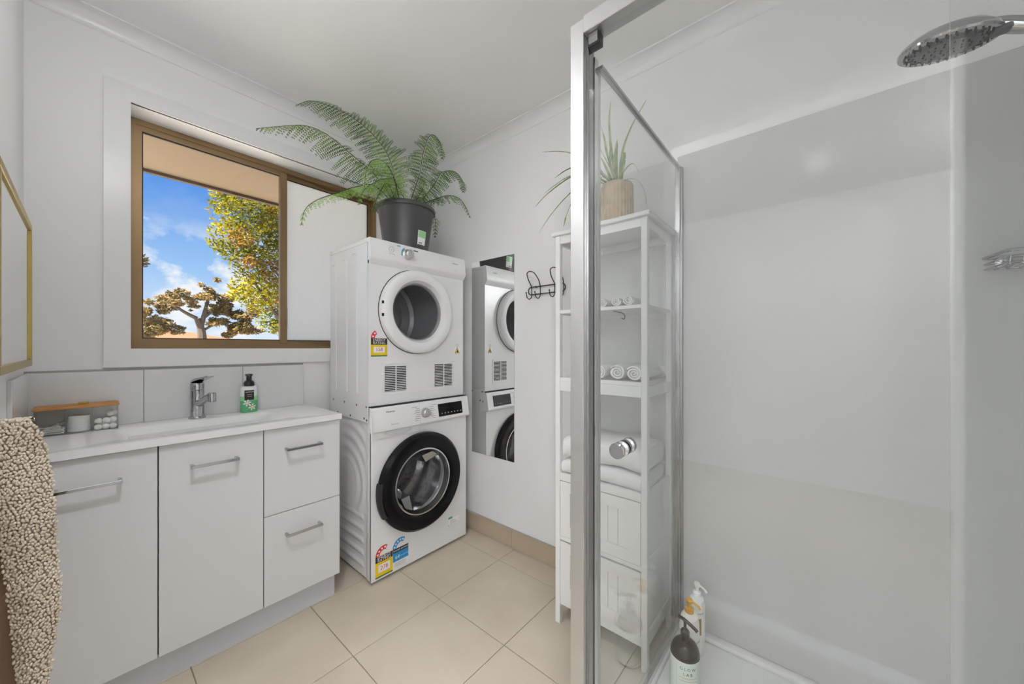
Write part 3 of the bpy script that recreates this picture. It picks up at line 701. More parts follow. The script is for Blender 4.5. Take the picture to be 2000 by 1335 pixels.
# porthole
dr_ = obj('door', MB().ring([(.196, wy0 + .001), (.246, wy0 + .001), (.254, wy0 - .012), (.252, wy0 - .030), (.238, wy0 - .044), (.205, wy0 - .048), (.176, wy0 - .040), (.168, wy0 - .02), (.170, wy0 + .001)], (dc, 0, dz_), 'Y', 72), 'black', wm, label='black porthole door')
obj('chrome_ring', MB().ring([(.171, wy0 - .034), (.164, wy0 - .034), (.153, wy0 - .004), (.158, wy0 + .002), (.172, wy0 + .002)], (dc, 0, dz_), 'Y', 72), 'alu', dr_, label='silver inner ring')
obj('door_glass', MB().lathe([(.156, wy0 - .004), (.146, wy0 + .012), (.125, wy0 + .028), (.10, wy0 + .036), (.05, wy0 + .038), (0, wy0 + .038)], (dc, 0, dz_), 'Y', 56, cap=False), 'bowlglass', dr_)
hb = MB(); n = 14
for i in range(n + 1):
    a = radians(168 + 40 * i / n)
    for r, y in ((.246, wy0 - .046), (.262, wy0 - .030), (.262, wy0 - .014), (.246, wy0 - .014)): hb.v.append((dc + r * cos(a), y, dz_ + r * sin(a)))
for i in range(n):
    for j in range(4): hb.f.append((4 * i + j, 4 * i + (j + 1) % 4, 4 * i + 4 + (j + 1) % 4, 4 * i + 4 + j))
hb.f += [(0, 1, 2, 3), (4 * n + 3, 4 * n + 2, 4 * n + 1, 4 * n)]
obj('handle', hb, 'blackmatt', dr_)
gk = obj('door_boot', MB().lathe([(.190, wy0 + .004), (.175, wy0 + .03), (.182, wy0 + .06)], (dc, 0, dz_), 'Y', 56, cap=False), 'drumgrey', wm)
dm = MB().lathe([(.182, wy0 + .06), (.225, wy0 + .075), (.225, wy0 + .30), (.205, wy0 + .325), (.16, wy0 + .335), (.15, wy0 + .31), (.11, wy0 + .30), (.10, wy0 + .33), (.07, wy0 + .335), (.06, wy0 + .29), (.03, wy0 + .27), (0, wy0 + .265)], (dc, 0, dz_), 'Y', 56, cap=False)
drum = obj('drum', dm, 'steel', wm, label='polished steel drum')
for k in range(3):
    a = 2 * pi * k / 3 + .5; c0, s0 = cos(a), sin(a); lm = MB()
    lm.tube([(dc + .215 * c0, wy0 + .10, dz_ + .215 * s0), (dc + .165 * c0, wy0 + .14, dz_ + .165 * s0), (dc + .155 * c0, wy0 + .24, dz_ + .155 * s0), (dc + .215 * c0, wy0 + .30, dz_ + .215 * s0)], [.03, .05, .05, .03], 6)
    obj('drum_paddle', lm, 'steel', drum)
hm = MB()
for i in range(12):
    for j in range(26):
        a = 2 * pi * (j + .5 * (i % 2)) / 26; y = wy0 + .10 + .021 * i
        hm.lathe([(.0034, 0), (0, .0001)], (0, 0, 0), n=6, mtx=Matrix.Translation((dc + .2235 * cos(a), y, dz_ + .2235 * sin(a))) @ Vector((-cos(a), 0, -sin(a))).to_track_quat('Z', 'Y').to_matrix().to_4x4())
for rr in range(4):
    for j in range(10 + 6 * rr):
        a = 2 * pi * j / (10 + 6 * rr); r = .06 + .035 * rr
        hm.lathe([(.0034, 0), (0, .0001)], (0, 0, 0), n=6, mtx=Matrix.Translation((dc + r * cos(a), wy0 + .298 + (r - .06) * .07, dz_ + r * sin(a))) @ Matrix.Rotation(pi / 2, 4, 'X'))
obj('drum_holes', hm, 'dark', drum, kind='stuff', smooth=0)
for x in (wx0 + .05, wx1 - .05):
    for y in (wy0 + .05, wy1 - .05): obj('foot', MB().lathe([(.02, 0), (.02, .008), (.012, .016)], (x, y, 0), n=16), 'blackmatt', wm)
el = energy_label(wm, .889, .980, .024, .098, .127, wy0 - .0004, '278', 4, .62)
wl = obj('water_label', MB().box(.982, 1.070, wy0 - .001, wy0 - .0004, .062, .126), 'blue', wm, label='blue water rating sticker', smooth=0)
obj('black_band', flat(.982, 1.070, .106, .126, wy0 - .0013), 'ink', wl, smooth=0)
obj('lettering', text('WATER RATING', .0115, (1.026, wy0 - .0018, .112)), 'paper', wl)
obj('number', text('64', .026, (1.006, wy0 - .0018, .074)), 'paper', wl)
obj('lettering', text('litres per wash', .008, (1.045, wy0 - .0018, .08)), 'paper', wl)
sticker_arc(wl, 'blue_arc', 'blue', 1.026, .127, .025, .046, pi, pi * .32, wy0 - .0013, 5, 'star_print')
fp = obj('fine_print', MB().box(.984, 1.068, wy0 - .0009, wy0 - .0004, .03, .060), 'paper', wm, smooth=0)
lm = MB()
for k in range(5): lm.add([(.988, wy0 - .0013, .034 + .005 * k), (1.06 - .01 * (k % 2), wy0 - .0013, .034 + .005 * k), (1.06 - .01 * (k % 2), wy0 - .0013, .0355 + .005 * k), (.988, wy0 - .0013, .0355 + .005 * k)], [(0, 1, 2, 3)])
obj('text_lines', lm, 'greyink', fp, smooth=0, kind='stuff')
fc = obj('filter_cover', MB().lathe([(0, wy0 - .0006), (.052, wy0 - .0006), (.053, wy0 + .001), (0, wy0 + .001)], (1.372, 0, .125), 'Y', 36), 'appl', wm, label='round pump filter cover')
obj('cover_sticker', flat(1.332, 1.412, .118, .150, wy0 - .0012), 'paper', fc, smooth=0)
obj('blue_tab', flat(1.332, 1.362, .148, .160, wy0 - .0016), 'teal', fc, smooth=0)
lm = MB(); 
for k in range(3): lm.add([(1.345, wy0 - .0016, .122 + .008 * k), (1.40 - .012 * k, wy0 - .0016, .122 + .008 * k), (1.40 - .012 * k, wy0 - .0016, .124 + .008 * k), (1.345, wy0 - .0016, .124 + .008 * k)], [(0, 1, 2, 3)])
lm.add([(1.333, wy0 - .0016, .108), (1.335, wy0 - .0016, .108), (1.335, wy0 - .0016, .121), (1.333, wy0 - .0016, .121)], [(0, 1, 2, 3)])
obj('sticker_print', lm, 'greyink', fc, smooth=0)

# ================================================================= dryer
tx0, tx1, ty0, ty1, tz0, tz1 = 0.866, 1.461, 1.628, 2.045, 0.848, 1.653
td = thing('clothes_dryer', (1.163, 1.84, tz0), 'white vented clothes dryer stacked on top of the washing machine', 'dryer')
ec, ez_ = 1.133, 1.316
cab = MB().box(tx0, tx0 + .01, ty0 + .01, ty1, tz0, tz1 - .02).box(tx1 - .01, tx1, ty0 + .01, ty1, tz0, tz1 - .02).box(tx0 + .01, tx1 - .01, ty0 + .01, ty1, tz0, tz0 + .01).box(tx0 + .01, tx1 - .01, ty1 - .01, ty1, tz0 + .01, tz1 - .02)
obj('cabinet', cab, 'appl', td)
obj('top_panel', MB().box(tx0 - .004, tx1 + .003, ty0 + .005, ty1, tz1 - .021, tz1, .004), 'appl', td)
for y, z1_, dy in ((1.742, 1.60, .055), (1.85, 1.585, .05), (1.972, 1.575, .045)):
    pts = [(tx0, y, .905), (tx0, y, z1_ - .03)] + [(tx0, y + .03 * (1 - cos(a)), z1_ - .03 + .03 * sin(a)) for a in [pi / 2 * i / 6 for i in range(1, 7)]] + [(tx0, y + .03 + dy * .4, z1_)]
    obj('pressed_groove', MB().tube(pts, .0032, 6), 'appl', td)
obj('front_panel', MB().holeplate(tx0, tx1, tz0, 1.545, ec, ez_, .165, ty0, ty0 + .012), 'appl', td)
cf = obj('control_fascia', MB().prism([(ty0 + .012, 1.530), (ty0 - .001, 1.530), (ty0 - .018, 1.552), (ty0 - .022, 1.562), (ty0 - .012, 1.646), (ty0 - .006, tz1 + .001), (ty0 + .012, tz1 + .001)], tx0, tx1 + .002, 'X'), 'applplastic', td)
cy = lambda z: ty0 - .022 + .010 * (z - 1.562) / .084 - .0012
kn = obj('timer_knob', MB().lathe([(.028, 0), (.028, -.004), (.024, -.008), (.021, -.028), (.018, -.031), (0, -.031)], (1.066, cy(1.605), 1.605), axis='Y', n=32), 'satin', td, label='silver timer knob')
obj('pointer', MB().box(1.065, 1.067, cy(1.605) - .0322, cy(1.605) - .0308, 1.607, 1.626), 'greyink', kn)
am = MB(); n = 10; vs = []
for i in range(n + 1):
    a = radians(120 + 110 * i / n); vs += [(1.066 + .031 * cos(a), cy(1.605), 1.605 + .031 * sin(a)), (1.066 + .037 * cos(a), cy(1.605), 1.605 + .037 * sin(a))]
obj('timer_print', am.add(vs, [(2 * i, 2 * i + 1, 2 * i + 3, 2 * i + 2) for i in range(n)]), 'teal', td, smooth=0)
obj('timer_print', flat(1.008, 1.028, 1.638, 1.643, cy(1.64)), 'teal', td, smooth=0)
obj('timer_print', flat(1.105, 1.132, 1.632, 1.637, cy(1.634)), 'ink', td, smooth=0)
pm = MB().ring([(.0125, 0), (.014, 0), (.0132, -.0003)], (.975, cy(1.612), 1.614), 'Y', 24)
pm.add([(.970, cy(1.614), 1.614), (.975, cy(1.614), 1.609), (.982, cy(1.614), 1.619), (.975, cy(1.614), 1.612)], [(0, 1, 2, 3)])
obj('cool_icon', pm, 'greyink', td, smooth=0)
obj('lettering', text('Auto Sensing', .0065, (.975, cy(1.59), 1.590)), 'greyink', td)
obj('lettering', text('Hisense', .0125, (1.385, cy(1.613), 1.610)), 'ink', td)
obj('lettering', text('7kg', .007, (1.385, cy(1.575), 1.574)), 'greyink', td)
dd = obj('door', MB().ring([(.150, ty0 + .004), (.216, ty0 - .0005), (.218, ty0 - .010), (.214, ty0 - .034), (.203, ty0 - .042), (.180, ty0 - .044), (.163, ty0 - .036), (.150, ty0 - .012)], (ec, 0, ez_), 'Y', 72), 'applplastic', td, label='white round dryer door')
obj('door_seam', MB().ring([(.217, ty0 - .0008), (.2205, ty0 - .0008), (.2205, ty0 - .0002), (.217, ty0 - .0002)], (ec, 0, ez_), 'Y', 72), 'dark', dd)
obj('inner_ring', MB().ring([(.151, ty0 - .013), (.147, ty0 - .015), (.142, ty0 + .004), (.150, ty0 + .006)], (ec, 0, ez_), 'Y', 72), 'drumgrey', dd)
obj('door_glass', MB().lathe([(.149, ty0 - .004), (.12, ty0 + .001), (.06, ty0 + .004), (0, ty0 + .005)], (ec, 0, ez_), 'Y', 56, cap=False), 'dryglass', dd)
for z in (ez_ - .028, ez_ + .032): obj('hinge_slot', MB().box(ec - .2165, ec - .209, ty0 - .037, ty0 - .028, z - .007, z + .007), 'dark', dd)
obj('grip', MB().lathe([(.010, 0), (.012, -.003), (.008, -.005), (0, -.005)], (ec + .168, ty0 - .039, ez_ - .09), axis='Y', n=20, sx=1.6, sy=.7), 'applplastic', dd)
dm = MB().lathe([(.165, ty0 + .012), (.168, ty0 + .03), (.23, ty0 + .045), (.23, ty0 + .36), (.21, ty0 + .375), (.15, ty0 + .37), (.14, ty0 + .38), (.10, ty0 + .37), (.05, ty0 + .372), (0, ty0 + .37)], (ec, 0, ez_), 'Y', 56, cap=False)
drum = obj('drum', dm, 'drumgrey', td, label='grey drum')
obj('filter_grille', MB().ring([(.045, ty0 + .36), (.052, ty0 + .36), (.052, ty0 + .375), (.045, ty0 + .375)], (ec, 0, ez_), 'Y', 32).box(ec - .05, ec + .05, ty0 + .358, ty0 + .37, ez_ - .008, ez_ + .008), 'blackmatt', drum)
vp = obj('vent_panel', MB().frame(.93, 1.39, .895, 1.05, .933, 1.387, .898, 1.047, ty0 - .003, ty0 + .001), 'appl', td)
for (a, b) in ((.948, 1.069), (1.252, 1.374)):
    g = obj('vent', MB().box(a, b, ty0 - .0008, ty0 + .002, .91, 1.038), 'blackmatt', td, label='black louvred vent')
    for k in range(15): obj('louvre', MB().box(a + .001, b - .001, ty0 - .005, ty0 - .0006, .9125 + .0088 * k, .9155 + .0088 * k), 'applplastic', g)
    obj('mullion', MB().box((a + b) / 2 - .0018, (a + b) / 2 + .0018, ty0 - .0055, ty0 - .0006, .91, 1.038), 'applplastic', g)
energy_label(td, .876, .961, 1.086, 1.143, 1.174, ty0 - .0006, '158', 2, .34)
ws = obj('warning_sticker', flat(1.393, 1.437, 1.092, 1.128, ty0 - .0006), 'paper', td, label='yellow triangle warning sticker', smooth=0)
obj('yellow_triangle', MB().prism([(1.396, 1.095), (1.434, 1.095), (1.415, 1.130)], ty0 - .0012, ty0 - .0008, 'Y'), 'ink', ws, smooth=0)
obj('yellow_triangle', MB().prism([(1.400, 1.0972), (1.430, 1.0972), (1.415, 1.1255)], ty0 - .0018, ty0 - .0013, 'Y'), 'yellow', ws, smooth=0)
obj('flame_mark', MB().prism([(1.411, 1.100), (1.419, 1.100), (1.4215, 1.106), (1.416, 1.117), (1.410, 1.106)], ty0 - .0024, ty0 - .0019, 'Y'), 'ink', ws, smooth=0)
obj('ear_mark', MB().ring([(.006, ty0 - .0008), (.0078, ty0 - .0008), (.007, ty0 - .0012)], (1.415, 0, 1.143), 'Y', 16), 'greyink', ws)

# stacking bracket plates
for s_, xa, xb in ((0, tx0 - .0065, tx0 - .0046), (1, wx1 + .001, wx1 + .003)):
    br = thing('stacking_bracket', (xa, 1.84, .77), ('white screwed steel plate joining dryer to washer on the side facing the basin', 'white screwed steel plate joining dryer to washer on the side facing the wall mirror')[s_], 'bracket', 'stacking bracket plates')
    obj('plate', MB().box(xa, xb, 1.622, 2.03, .774, .860, .0006, 1), 'appl', br)
    xs_ = xa - .0018 if s_ == 0 else xb + .0018
    for y, z in ((1.64, .846), (1.735, .847), (1.865, .85), (1.99, .852), (1.635, .784), (1.66, .79), (1.80, .788), (1.94, .79)):
        obj('screw', MB().lathe([(.0055, 0), (.0055, .0012), (.003, .0022), (0, .0022)], (0, 0, 0), n=10, mtx=Matrix.Translation((xa if s_ == 0 else xb, y, z)) @ Matrix.Rotation(-pi / 2 if s_ == 0 else pi / 2, 4, 'Y')), 'screw', br, label='dark screw head')

# ================================================================= fern on the dryer
px, py, pz = 1.172, 1.785, tz1 + .001
fern = thing('potted_fern', (px, py, pz), 'large fern in a charcoal plastic pot on top of the dryer', 'potted plant')
pot = obj('pot', MB().lathe([(.0, pz), (.118, pz), (.121, pz + .012), (.126, pz + .06), (.150, pz + .225), (.153, pz + .232), (.161, pz + .236), (.163, pz + .250), (.159, pz + .258), (.153, pz + .256), (.148, pz + .235), (.146, pz + .225)], (px, py, 0), n=56), 'pot', fern, label='charcoal plastic nursery pot')
obj('soil', MB().lathe([(.148, pz + .225), (.08, pz + .236), (0, pz + .238)], (px, py, 0), n=32), 'soil', fern)
def wrap(a0, a1, z0, z1, off, n=8):
    vs = []
    rad = lambda z: .126 + (z - pz - .06) * (.024 / .165) + off
    for z in (z0, z1):
        for i in range(n + 1):
            a = a0 + (a1 - a0) * i / n; vs.append((px + rad(z) * cos(a), py + rad(z) * sin(a), z))
    return MB().add(vs, [(i, i + 1, n + 2 + i, n + 1 + i) for i in range(n)])
pl = obj('pot_label', wrap(-1.66, -1.24, pz + .030, pz + .112, .0008), 'paper', fern, label='white plant label with green picture', smooth=60)
obj('label_picture', wrap(-1.64, -1.26, pz + .075, pz + .110, .0014), 'soapgreen', pl, smooth=60)
obj('label_print', wrap(-1.60, -1.42, pz + .043, pz + .050, .0014), 'greyink', pl, smooth=60)
def frond(pts, root, m, L0=.13, wid=1.0, dens=46, droop=.35, pitch0=.16):
    C = cat([(px + random.uniform(-.04, .04), py + random.uniform(-.04, .04), pz + .232)] + pts[1:], 10)
    n = len(C); f = obj('frond', MB().tube(C, [.0026 - .0018 * i / n for i in range(n)], 5), 'stalk', root, label='arching fern frond on a dark stalk')
    d = [0]
    for a, b in zip(C[:-1], C[1:]): d.append(d[-1] + (b - a).length)
    tot = d[-1]; mb = MB()
    def at(s_):
        for i in range(n - 1):
            if d[i + 1] >= s_:
                k = (s_ - d[i]) / max(1e-6, d[i + 1] - d[i]); return C[i].lerp(C[i + 1], k), (C[i + 1] - C[i]).normalized()
        return C[-1], (C[-1] - C[-2]).normalized()
    for q in range(dens):
        u = pitch0 + (1 - pitch0) * (q + .5) / dens; p, t = at(u * tot)
        side = t.cross(Vector((0, 0, 1)))
        if side.length < .2: side = t.cross(Vector((0, 1, .0)))
        side.normalize()
        v = (u - pitch0) / (1 - pitch0); ln = L0 * wid * (min(1, .35 + v * 3.0)) * (1 - v) ** .75 + .006
        for sg in (-1, 1):
            ln2 = ln * random.uniform(.85, 1.1); dr0 = (side * sg + t * .45 + Vector((0, 0, -droop * random.uniform(.5, 1.4)))).normalized()
            k = max(4, int(ln2 / .0085)); prev = p
            for j in range(k):
                w = (j + 1) / k; pos = p + dr0 * (ln2 * w) + Vector((0, 0, -1)) * (droop * .35 * ln2 * w * w)
                ax = (pos - prev).normalized(); prev = pos
                lw = .0145 * (1 - .72 * w) * min(1, ln2 / .06) + .002
                nr = ax.cross(t); 
                if nr.length < .1: nr = Vector((0, 0, 1))
                lat = nr.cross(ax).normalized()
                for s2 in (-1, 1):
                    o = pos - ax * .002; tip = o + lat * s2 * lw + ax * lw * .45; mid = (o + tip) / 2
                    mb.add([o, mid + ax * .0036, tip, mid - ax * .0036], [(0, 1, 2, 3)])
            mb.add([p, p + dr0 * ln2 * .5 + t * .0008, pos, p + dr0 * ln2 * .5 - t * .0008], [(0, 1, 2, 3)])
    obj('leaflets', mb, m, f, kind='stuff', smooth=0)
FR = [
 ([(1.175, 1.77, 1.934), (1.066, 1.76, 2.115), (0.972, 1.75, 2.212), (0.845, 1.74, 2.252), (0.716, 1.72, 2.240), (0.634, 1.7, 2.21), (0.57, 1.68, 2.15)], 'fern', .135, 1.0, 58, .3),
 ([(1.126, 1.78, 1.922), (0.989, 1.78, 2.029), (0.855, 1.76, 2.077), (0.716, 1.72, 2.104), (0.622, 1.7, 2.094), (0.536, 1.68, 2.047), (0.423, 1.66, 1.976)], 'fern', .115, 1.0, 52, .55),
 ([(1.063, 1.73, 1.891), (0.933, 1.68, 1.928), (0.809, 1.64, 1.875), (0.698, 1.6, 1.797), (0.609, 1.56, 1.732), (0.557, 1.54, 1.674), (0.537, 1.53, 1.602)], 'fernlight', .075, 1.0, 46, .6),
 ([(1.188, 1.75, 1.933), (1.212, 1.72, 2.091), (1.211, 1.68, 2.207), (1.222, 1.64, 2.29), (1.233, 1.6, 2.285), (1.245, 1.57, 2.233), (1.243, 1.55, 2.147)], 'fern', .11, 1.0, 44, .5),
 ([(1.254, 1.73, 1.948), (1.277, 1.68, 2.044), (1.292, 1.62, 2.11), (1.318, 1.55, 2.109), (1.337, 1.5, 2.055), (1.313, 1.46, 1.965)], 'ferndark', .075, 1.0, 46, .5),
 ([(1.305, 1.78, 1.97), (1.376, 1.76, 2.034), (1.435, 1.70, 2.051), (1.465, 1.64, 2.01), (1.478, 1.58, 1.90)], 'fern', .07, 1.0, 34, .5),
 ([(1.091, 1.7, 1.891), (0.996, 1.62, 1.97), (0.91, 1.56, 1.999), (0.826, 1.51, 1.964), (0.777, 1.48, 1.89), (0.763, 1.47, 1.81)], 'fernlight', .07, 1.0, 34, .5),
 ([(1.135, 1.72, 1.91), (1.057, 1.68, 1.97), (1.0, 1.65, 1.981), (0.913, 1.62, 1.936), (0.83, 1.6, 1.858), (0.796, 1.59, 1.775)], 'fernlight', .07, 1.0, 34, .5),
 ([(1.015, 1.7, 1.9), (0.985, 1.66, 1.955), (0.91, 1.62, 1.86), (0.868, 1.60, 1.76)], 'fern', .05, 1.0, 22, .4),
 ([(1.33, 1.82, 1.93), (1.36, 1.80, 1.96), (1.375, 1.78, 1.88), (1.36, 1.77, 1.79)], 'fern', .05, 1.0, 22, .4),
 ([(1.199, 1.74, 1.934), (1.205, 1.7, 1.983), (1.203, 1.66, 2.028), (1.161, 1.63, 2.046)], 'fern', .05, 1.0, 20, .4),
 ([(1.18, 1.8, 1.934), (1.10, 1.86, 2.05), (1.02, 1.88, 2.12), (.93, 1.90, 2.13)], 'fern', .08, 1.0, 26, .4),
 ([(1.2, 1.8, 1.934), (1.28, 1.86, 2.02), (1.34, 1.87, 2.05), (1.40, 1.86, 2.0)], 'ferndark', .06, 1.0, 26, .4),
]
for p_, m_, L_, w_, d_, dp_ in FR: frond(p_, fern, m_, L_ * 1.25, w_, int(d_ * .66), dp_)

# ================================================================= mirror and hooks on the right wall
tag(obj('wall_mirror', MB().box(XM - .006, XM - .0005, 1.3046, 1.650, .483, 1.656, .0008, 1), 'mirror', loc=(XM, 1.48, .483), smooth=0), 'tall narrow frameless mirror on the wall beside the washing machine', 'mirror')
ch = thing('coat_hooks', (XM, 1.08, 1.40), 'dark wire coat hook rack on the wall behind the storage shelf', 'coat rack')
xk = XM - .014
ya, yb, za, zb = 1.178, .985, 1.452, 1.412
loop = [(xk, y, za) for y in (ya, (ya + yb) / 2, yb)] + [(xk, yb - .02 * sin(a), (za + zb) / 2 + .02 * cos(a)) for a in [pi * i / 8 for i in range(1, 8)]] + [(xk, y, zb) for y in (yb, (ya + yb) / 2, ya)] + [(xk, ya + .02 * sin(a), (za + zb) / 2 - .02 * cos(a)) for a in [pi * i / 8 for i in range(1, 9)]]
obj('frame', MB().tube(loop, .003, 7), 'wire', ch)
for ka, kb_ in ((1.173, 1.116), (1.026, .972)):
    up = [(xk - .004, ka, zb - .004), (xk - .005, ka, za), (xk - .026, ka + .005, za + .036), (xk - .050, ka - .004, za + .064), (xk - .058, (ka + kb_) / 2, za + .072), (xk - .050, kb_ + .006, za + .062), (xk - .024, kb_ - .003, za + .030), (xk - .005, kb_, za - .002), (xk - .004, kb_, zb - .004)]
    obj('hook', MB().tube(cat(up, 5), .0027, 7), 'wire', ch)
    for y in (ka, kb_):
        dn = [(xk - .004, y, zb + .004), (xk - .007, y + .001, zb - .016), (xk - .022, y + .003, zb - .026), (xk - .038, y + .005, zb - .016), (xk - .044, y + .006, zb + .006)]
        obj('small_hook', MB().tube(cat(dn, 5), .0026, 7).ball(dn[-1], .0045, 1), 'wire', ch)
for y in (1.15, 1.02): obj('wall_stud', MB().lathe([(.005, 0), (.005, .016)], (0, 0, 0), n=8, mtx=Matrix.Translation((XM - .016, y, za)) @ Matrix.Rotation(pi / 2, 4, 'Y')), 'wire', ch)

# ================================================================= storage shelf
rx0, rx1, ry0, ry1 = 1.252, 1.540, 0.452, 0.830
rk = thing('storage_shelf', (1.4, .64, 0), 'tall narrow white storage shelf with two drop fronts against the right wall', 'shelf')
pw = .022
for x in (rx0, rx1 - pw):
    for y in (ry0, ry1 - pw): obj('post', MB().box(x, x + pw, y, y + pw, 0, 1.585, .0015, 1), 'rack', rk)
obj('top_board', MB().box(rx0 - .012, rx1 + .006, ry0 - .012, ry1 + .012, 1.585, 1.601, .003), 'rack', rk)
def aprons(z0, z1, back=True):
    obj('apron', MB().box(rx0 + .003, rx0 + .016, ry0 + pw, ry1 - pw, z0, z1, .001, 1), 'rack', rk)
    if back: obj('apron', MB().box(rx1 - .016, rx1 - .003, ry0 + pw, ry1 - pw, z0, z1, .001, 1), 'rack', rk)
    for y in (ry0 + .004, ry1 - .017): obj('side_rail', MB().box(rx0 + pw, rx1 - pw, y, y + .013, z0, z1, .001, 1), 'rack', rk)
aprons(1.553, 1.585)
obj('shelf_board', MB().box(rx0 + .001, rx1 - .004, ry0 + pw + .0005, ry1 - pw - .0005, 1.268, 1.281, .001, 1), 'rack', rk)
for y in (ry0 + .004, ry1 - .016): obj('side_rail', MB().box(rx0 + pw, rx1 - pw, y, y + .012, 1.266, 1.281, .001, 1), 'rack', rk)
obj('shelf_board', MB().box(rx0 + .002, rx1 - .004, ry0 + pw + .0005, ry1 - pw - .0005, .993, 1.008, .001, 1), 'rack', rk)
aprons(.953, .993)
obj('shelf_board', MB().box(rx0 + .001, rx1 - .004, ry0 + pw + .0005, ry1 - pw - .0005, .588, .617, .001, 1), 'rack', rk)
obj('back_panel', MB().box(rx1 - .012, rx1 - .006, ry0 + pw, ry1 - pw, .08, .588), 'rack', rk)
for z in (1.03, .645): obj('back_rail', MB().box(rx1 - .018, rx1 - .006, ry0 + pw, ry1 - pw, z, z + .022), 'rack', rk)
for y in (ry0 + .006, ry1 - .014):
    for z0, z1 in ((.58, .617), (.345, .385), (.08, .13)): obj('side_rail', MB().box(rx0 + pw, rx1 - pw, y - .002, y + .010, z0, z1, .001, 1), 'rack', rk)
    obj('side_panel', MB().box(rx0 + pw, rx1 - pw, y + .002, y + .006, .13, .58), 'rack', rk)
obj('apron', MB().box(rx0 + .002, rx0 + .018, ry0 + pw, ry1 - pw, .346, .362, .001, 1), 'rack', rk)
obj('apron', MB().box(rx0 + .006, rx0 + .018, ry0 + pw, ry1 - pw, .079, .115, .001, 1), 'rack', rk)
for z0, z1, tilt in ((.364, .585, 0), (.118, .340, 0)):
    a, b = ry0 + pw + .002, ry1 - pw - .002
    d = obj('drop_front', MB().frame(a, b, z0, z1, a + .045, b - .045, z0 + .042, z1 - .042, rx0 + .001, rx0 + .016, axis='X'), 'rack', rk)
    k = 6; w = (b - a - .09) / k
    for i in range(k): obj('board', MB().box(rx0 + .006, rx0 + .012, a + .045 + w * i + .0005, a + .045 + w * (i + 1) - .0005, z0 + .042, z1 - .042, .0015, 1), 'rack', d)
    obj('knob', MB().lathe([(.005, 0), (.005, -.010), (.011, -.014), (.0125, -.019), (.009, -.024), (0, -.0255)], (rx0 + .001, (a + b) / 2, z1 - .028), axis='X', n=18), 'alu', d, label='silver knob')
    obj('gap_shade', MB().box(rx0 + .012, rx0 + .017, a - .002, b + .002, z1 + .0005, z1 + .006), 'dark', d)  # dark bar painted in for the shade in the gap above the front
obj('wire_hook', MB().tube(cat([(rx0 + .05, .60, 1.268), (rx0 + .04, .575, 1.262), (rx0 + .034, .555, 1.256), (rx0 + .032, .546, 1.246), (rx0 + .034, .55, 1.234), (rx0 + .036, .56, 1.24)], 5), .0018, 6), 'wire', rk, label='small dark wire hook')

# towels
def rolled(name, R, length, turns=3.2, fat=.75):
    """towel rolled as a spiral round the X axis, end facing -X"""
    n = int(turns * 22); p = R / (turns + .35); th = p * .74; mb = MB(); vs = []; fs = []
    nl = 8
    for k in range(nl + 1):
        x = length * k / nl; sw = 1 + .03 * sin(k * 1.3)
        sq = .93 if 0 < k < nl else .90
        for i in range(n + 1):
            a = 2 * pi * turns * i / n; ro = (p * .35 + (R - p * .35) * i / n) * sw; ri = max(.001, ro - th * (1 if a > 1 else .6))
            wob = 1 + .025 * sin(a * 3 + k * .5)
            for r in (ro * wob, ri):
                dx = (-.003 * random.random() if k == 0 else 0)
                vs.append((x + dx + .004 * (1 - ro / R) * (1 if k == 0 else 0), r * cos(-a + .6) * 1.02, R * sq + r * sin(-a + .6) * sq))
    m = (n + 1) * 2
    for k in range(nl):
        for i in range(n):
            for o in (0, 1):
                fs.append((k * m + 2 * i + o, k * m + 2 * i + 2 + o, (k + 1) * m + 2 * i + 2 + o, (k + 1) * m + 2 * i + o))
        for i in (0, n): fs.append((k * m + 2 * i, k * m + 2 * i + 1, (k + 1) * m + 2 * i + 1, (k + 1) * m + 2 * i))
    for k in (0, nl):
        for i in range(n): fs.append((k * m + 2 * i, k * m + 2 * i + 1, k * m + 2 * i + 3, k * m + 2 * i + 2))
    return MB().add(vs, fs)
names = ['leftmost of the three small rolled white face cloths on the upper shelf', 'middle of the three small rolled white face cloths on the upper shelf', 'rightmost of the three small rolled white face cloths on the upper shelf']
for k, (y, R) in enumerate(((.625, .0195), (.573, .0205), (.528, .0225))):
    q = rolled('', R, .11, 2.6)
    tag(obj('rolled_face_cloth', MB().add([Vector(v) + Vector((rx0 + .012 + .004 * k, y, 1.2815)) for v in q.v], q.f), 'towel', loc=(rx0 + .012, y, 1.2815), smooth=70), names[k], 'face cloth', 'rolled face cloths on the shelf')
names = ['rolled white hand towel nearest the shower post on the middle shelf', 'rolled white hand towel in the middle of the middle shelf row', 'rolled white hand towel nearest the right post on the middle shelf']
for k, (y, R) in enumerate(((.638, .031), (.569, .0325), (.503, .0315))):
    q = rolled('', R, .21, 3.0)
    tag(obj('rolled_towel', MB().add([Vector(v) + Vector((rx0 + .008 + .006 * (k % 2), y, 1.0085)) for v in q.v], q.f), 'towel', loc=(rx0 + .012, y, 1.0085), smooth=70), names[k], 'towel', 'rolled towels on the shelf')
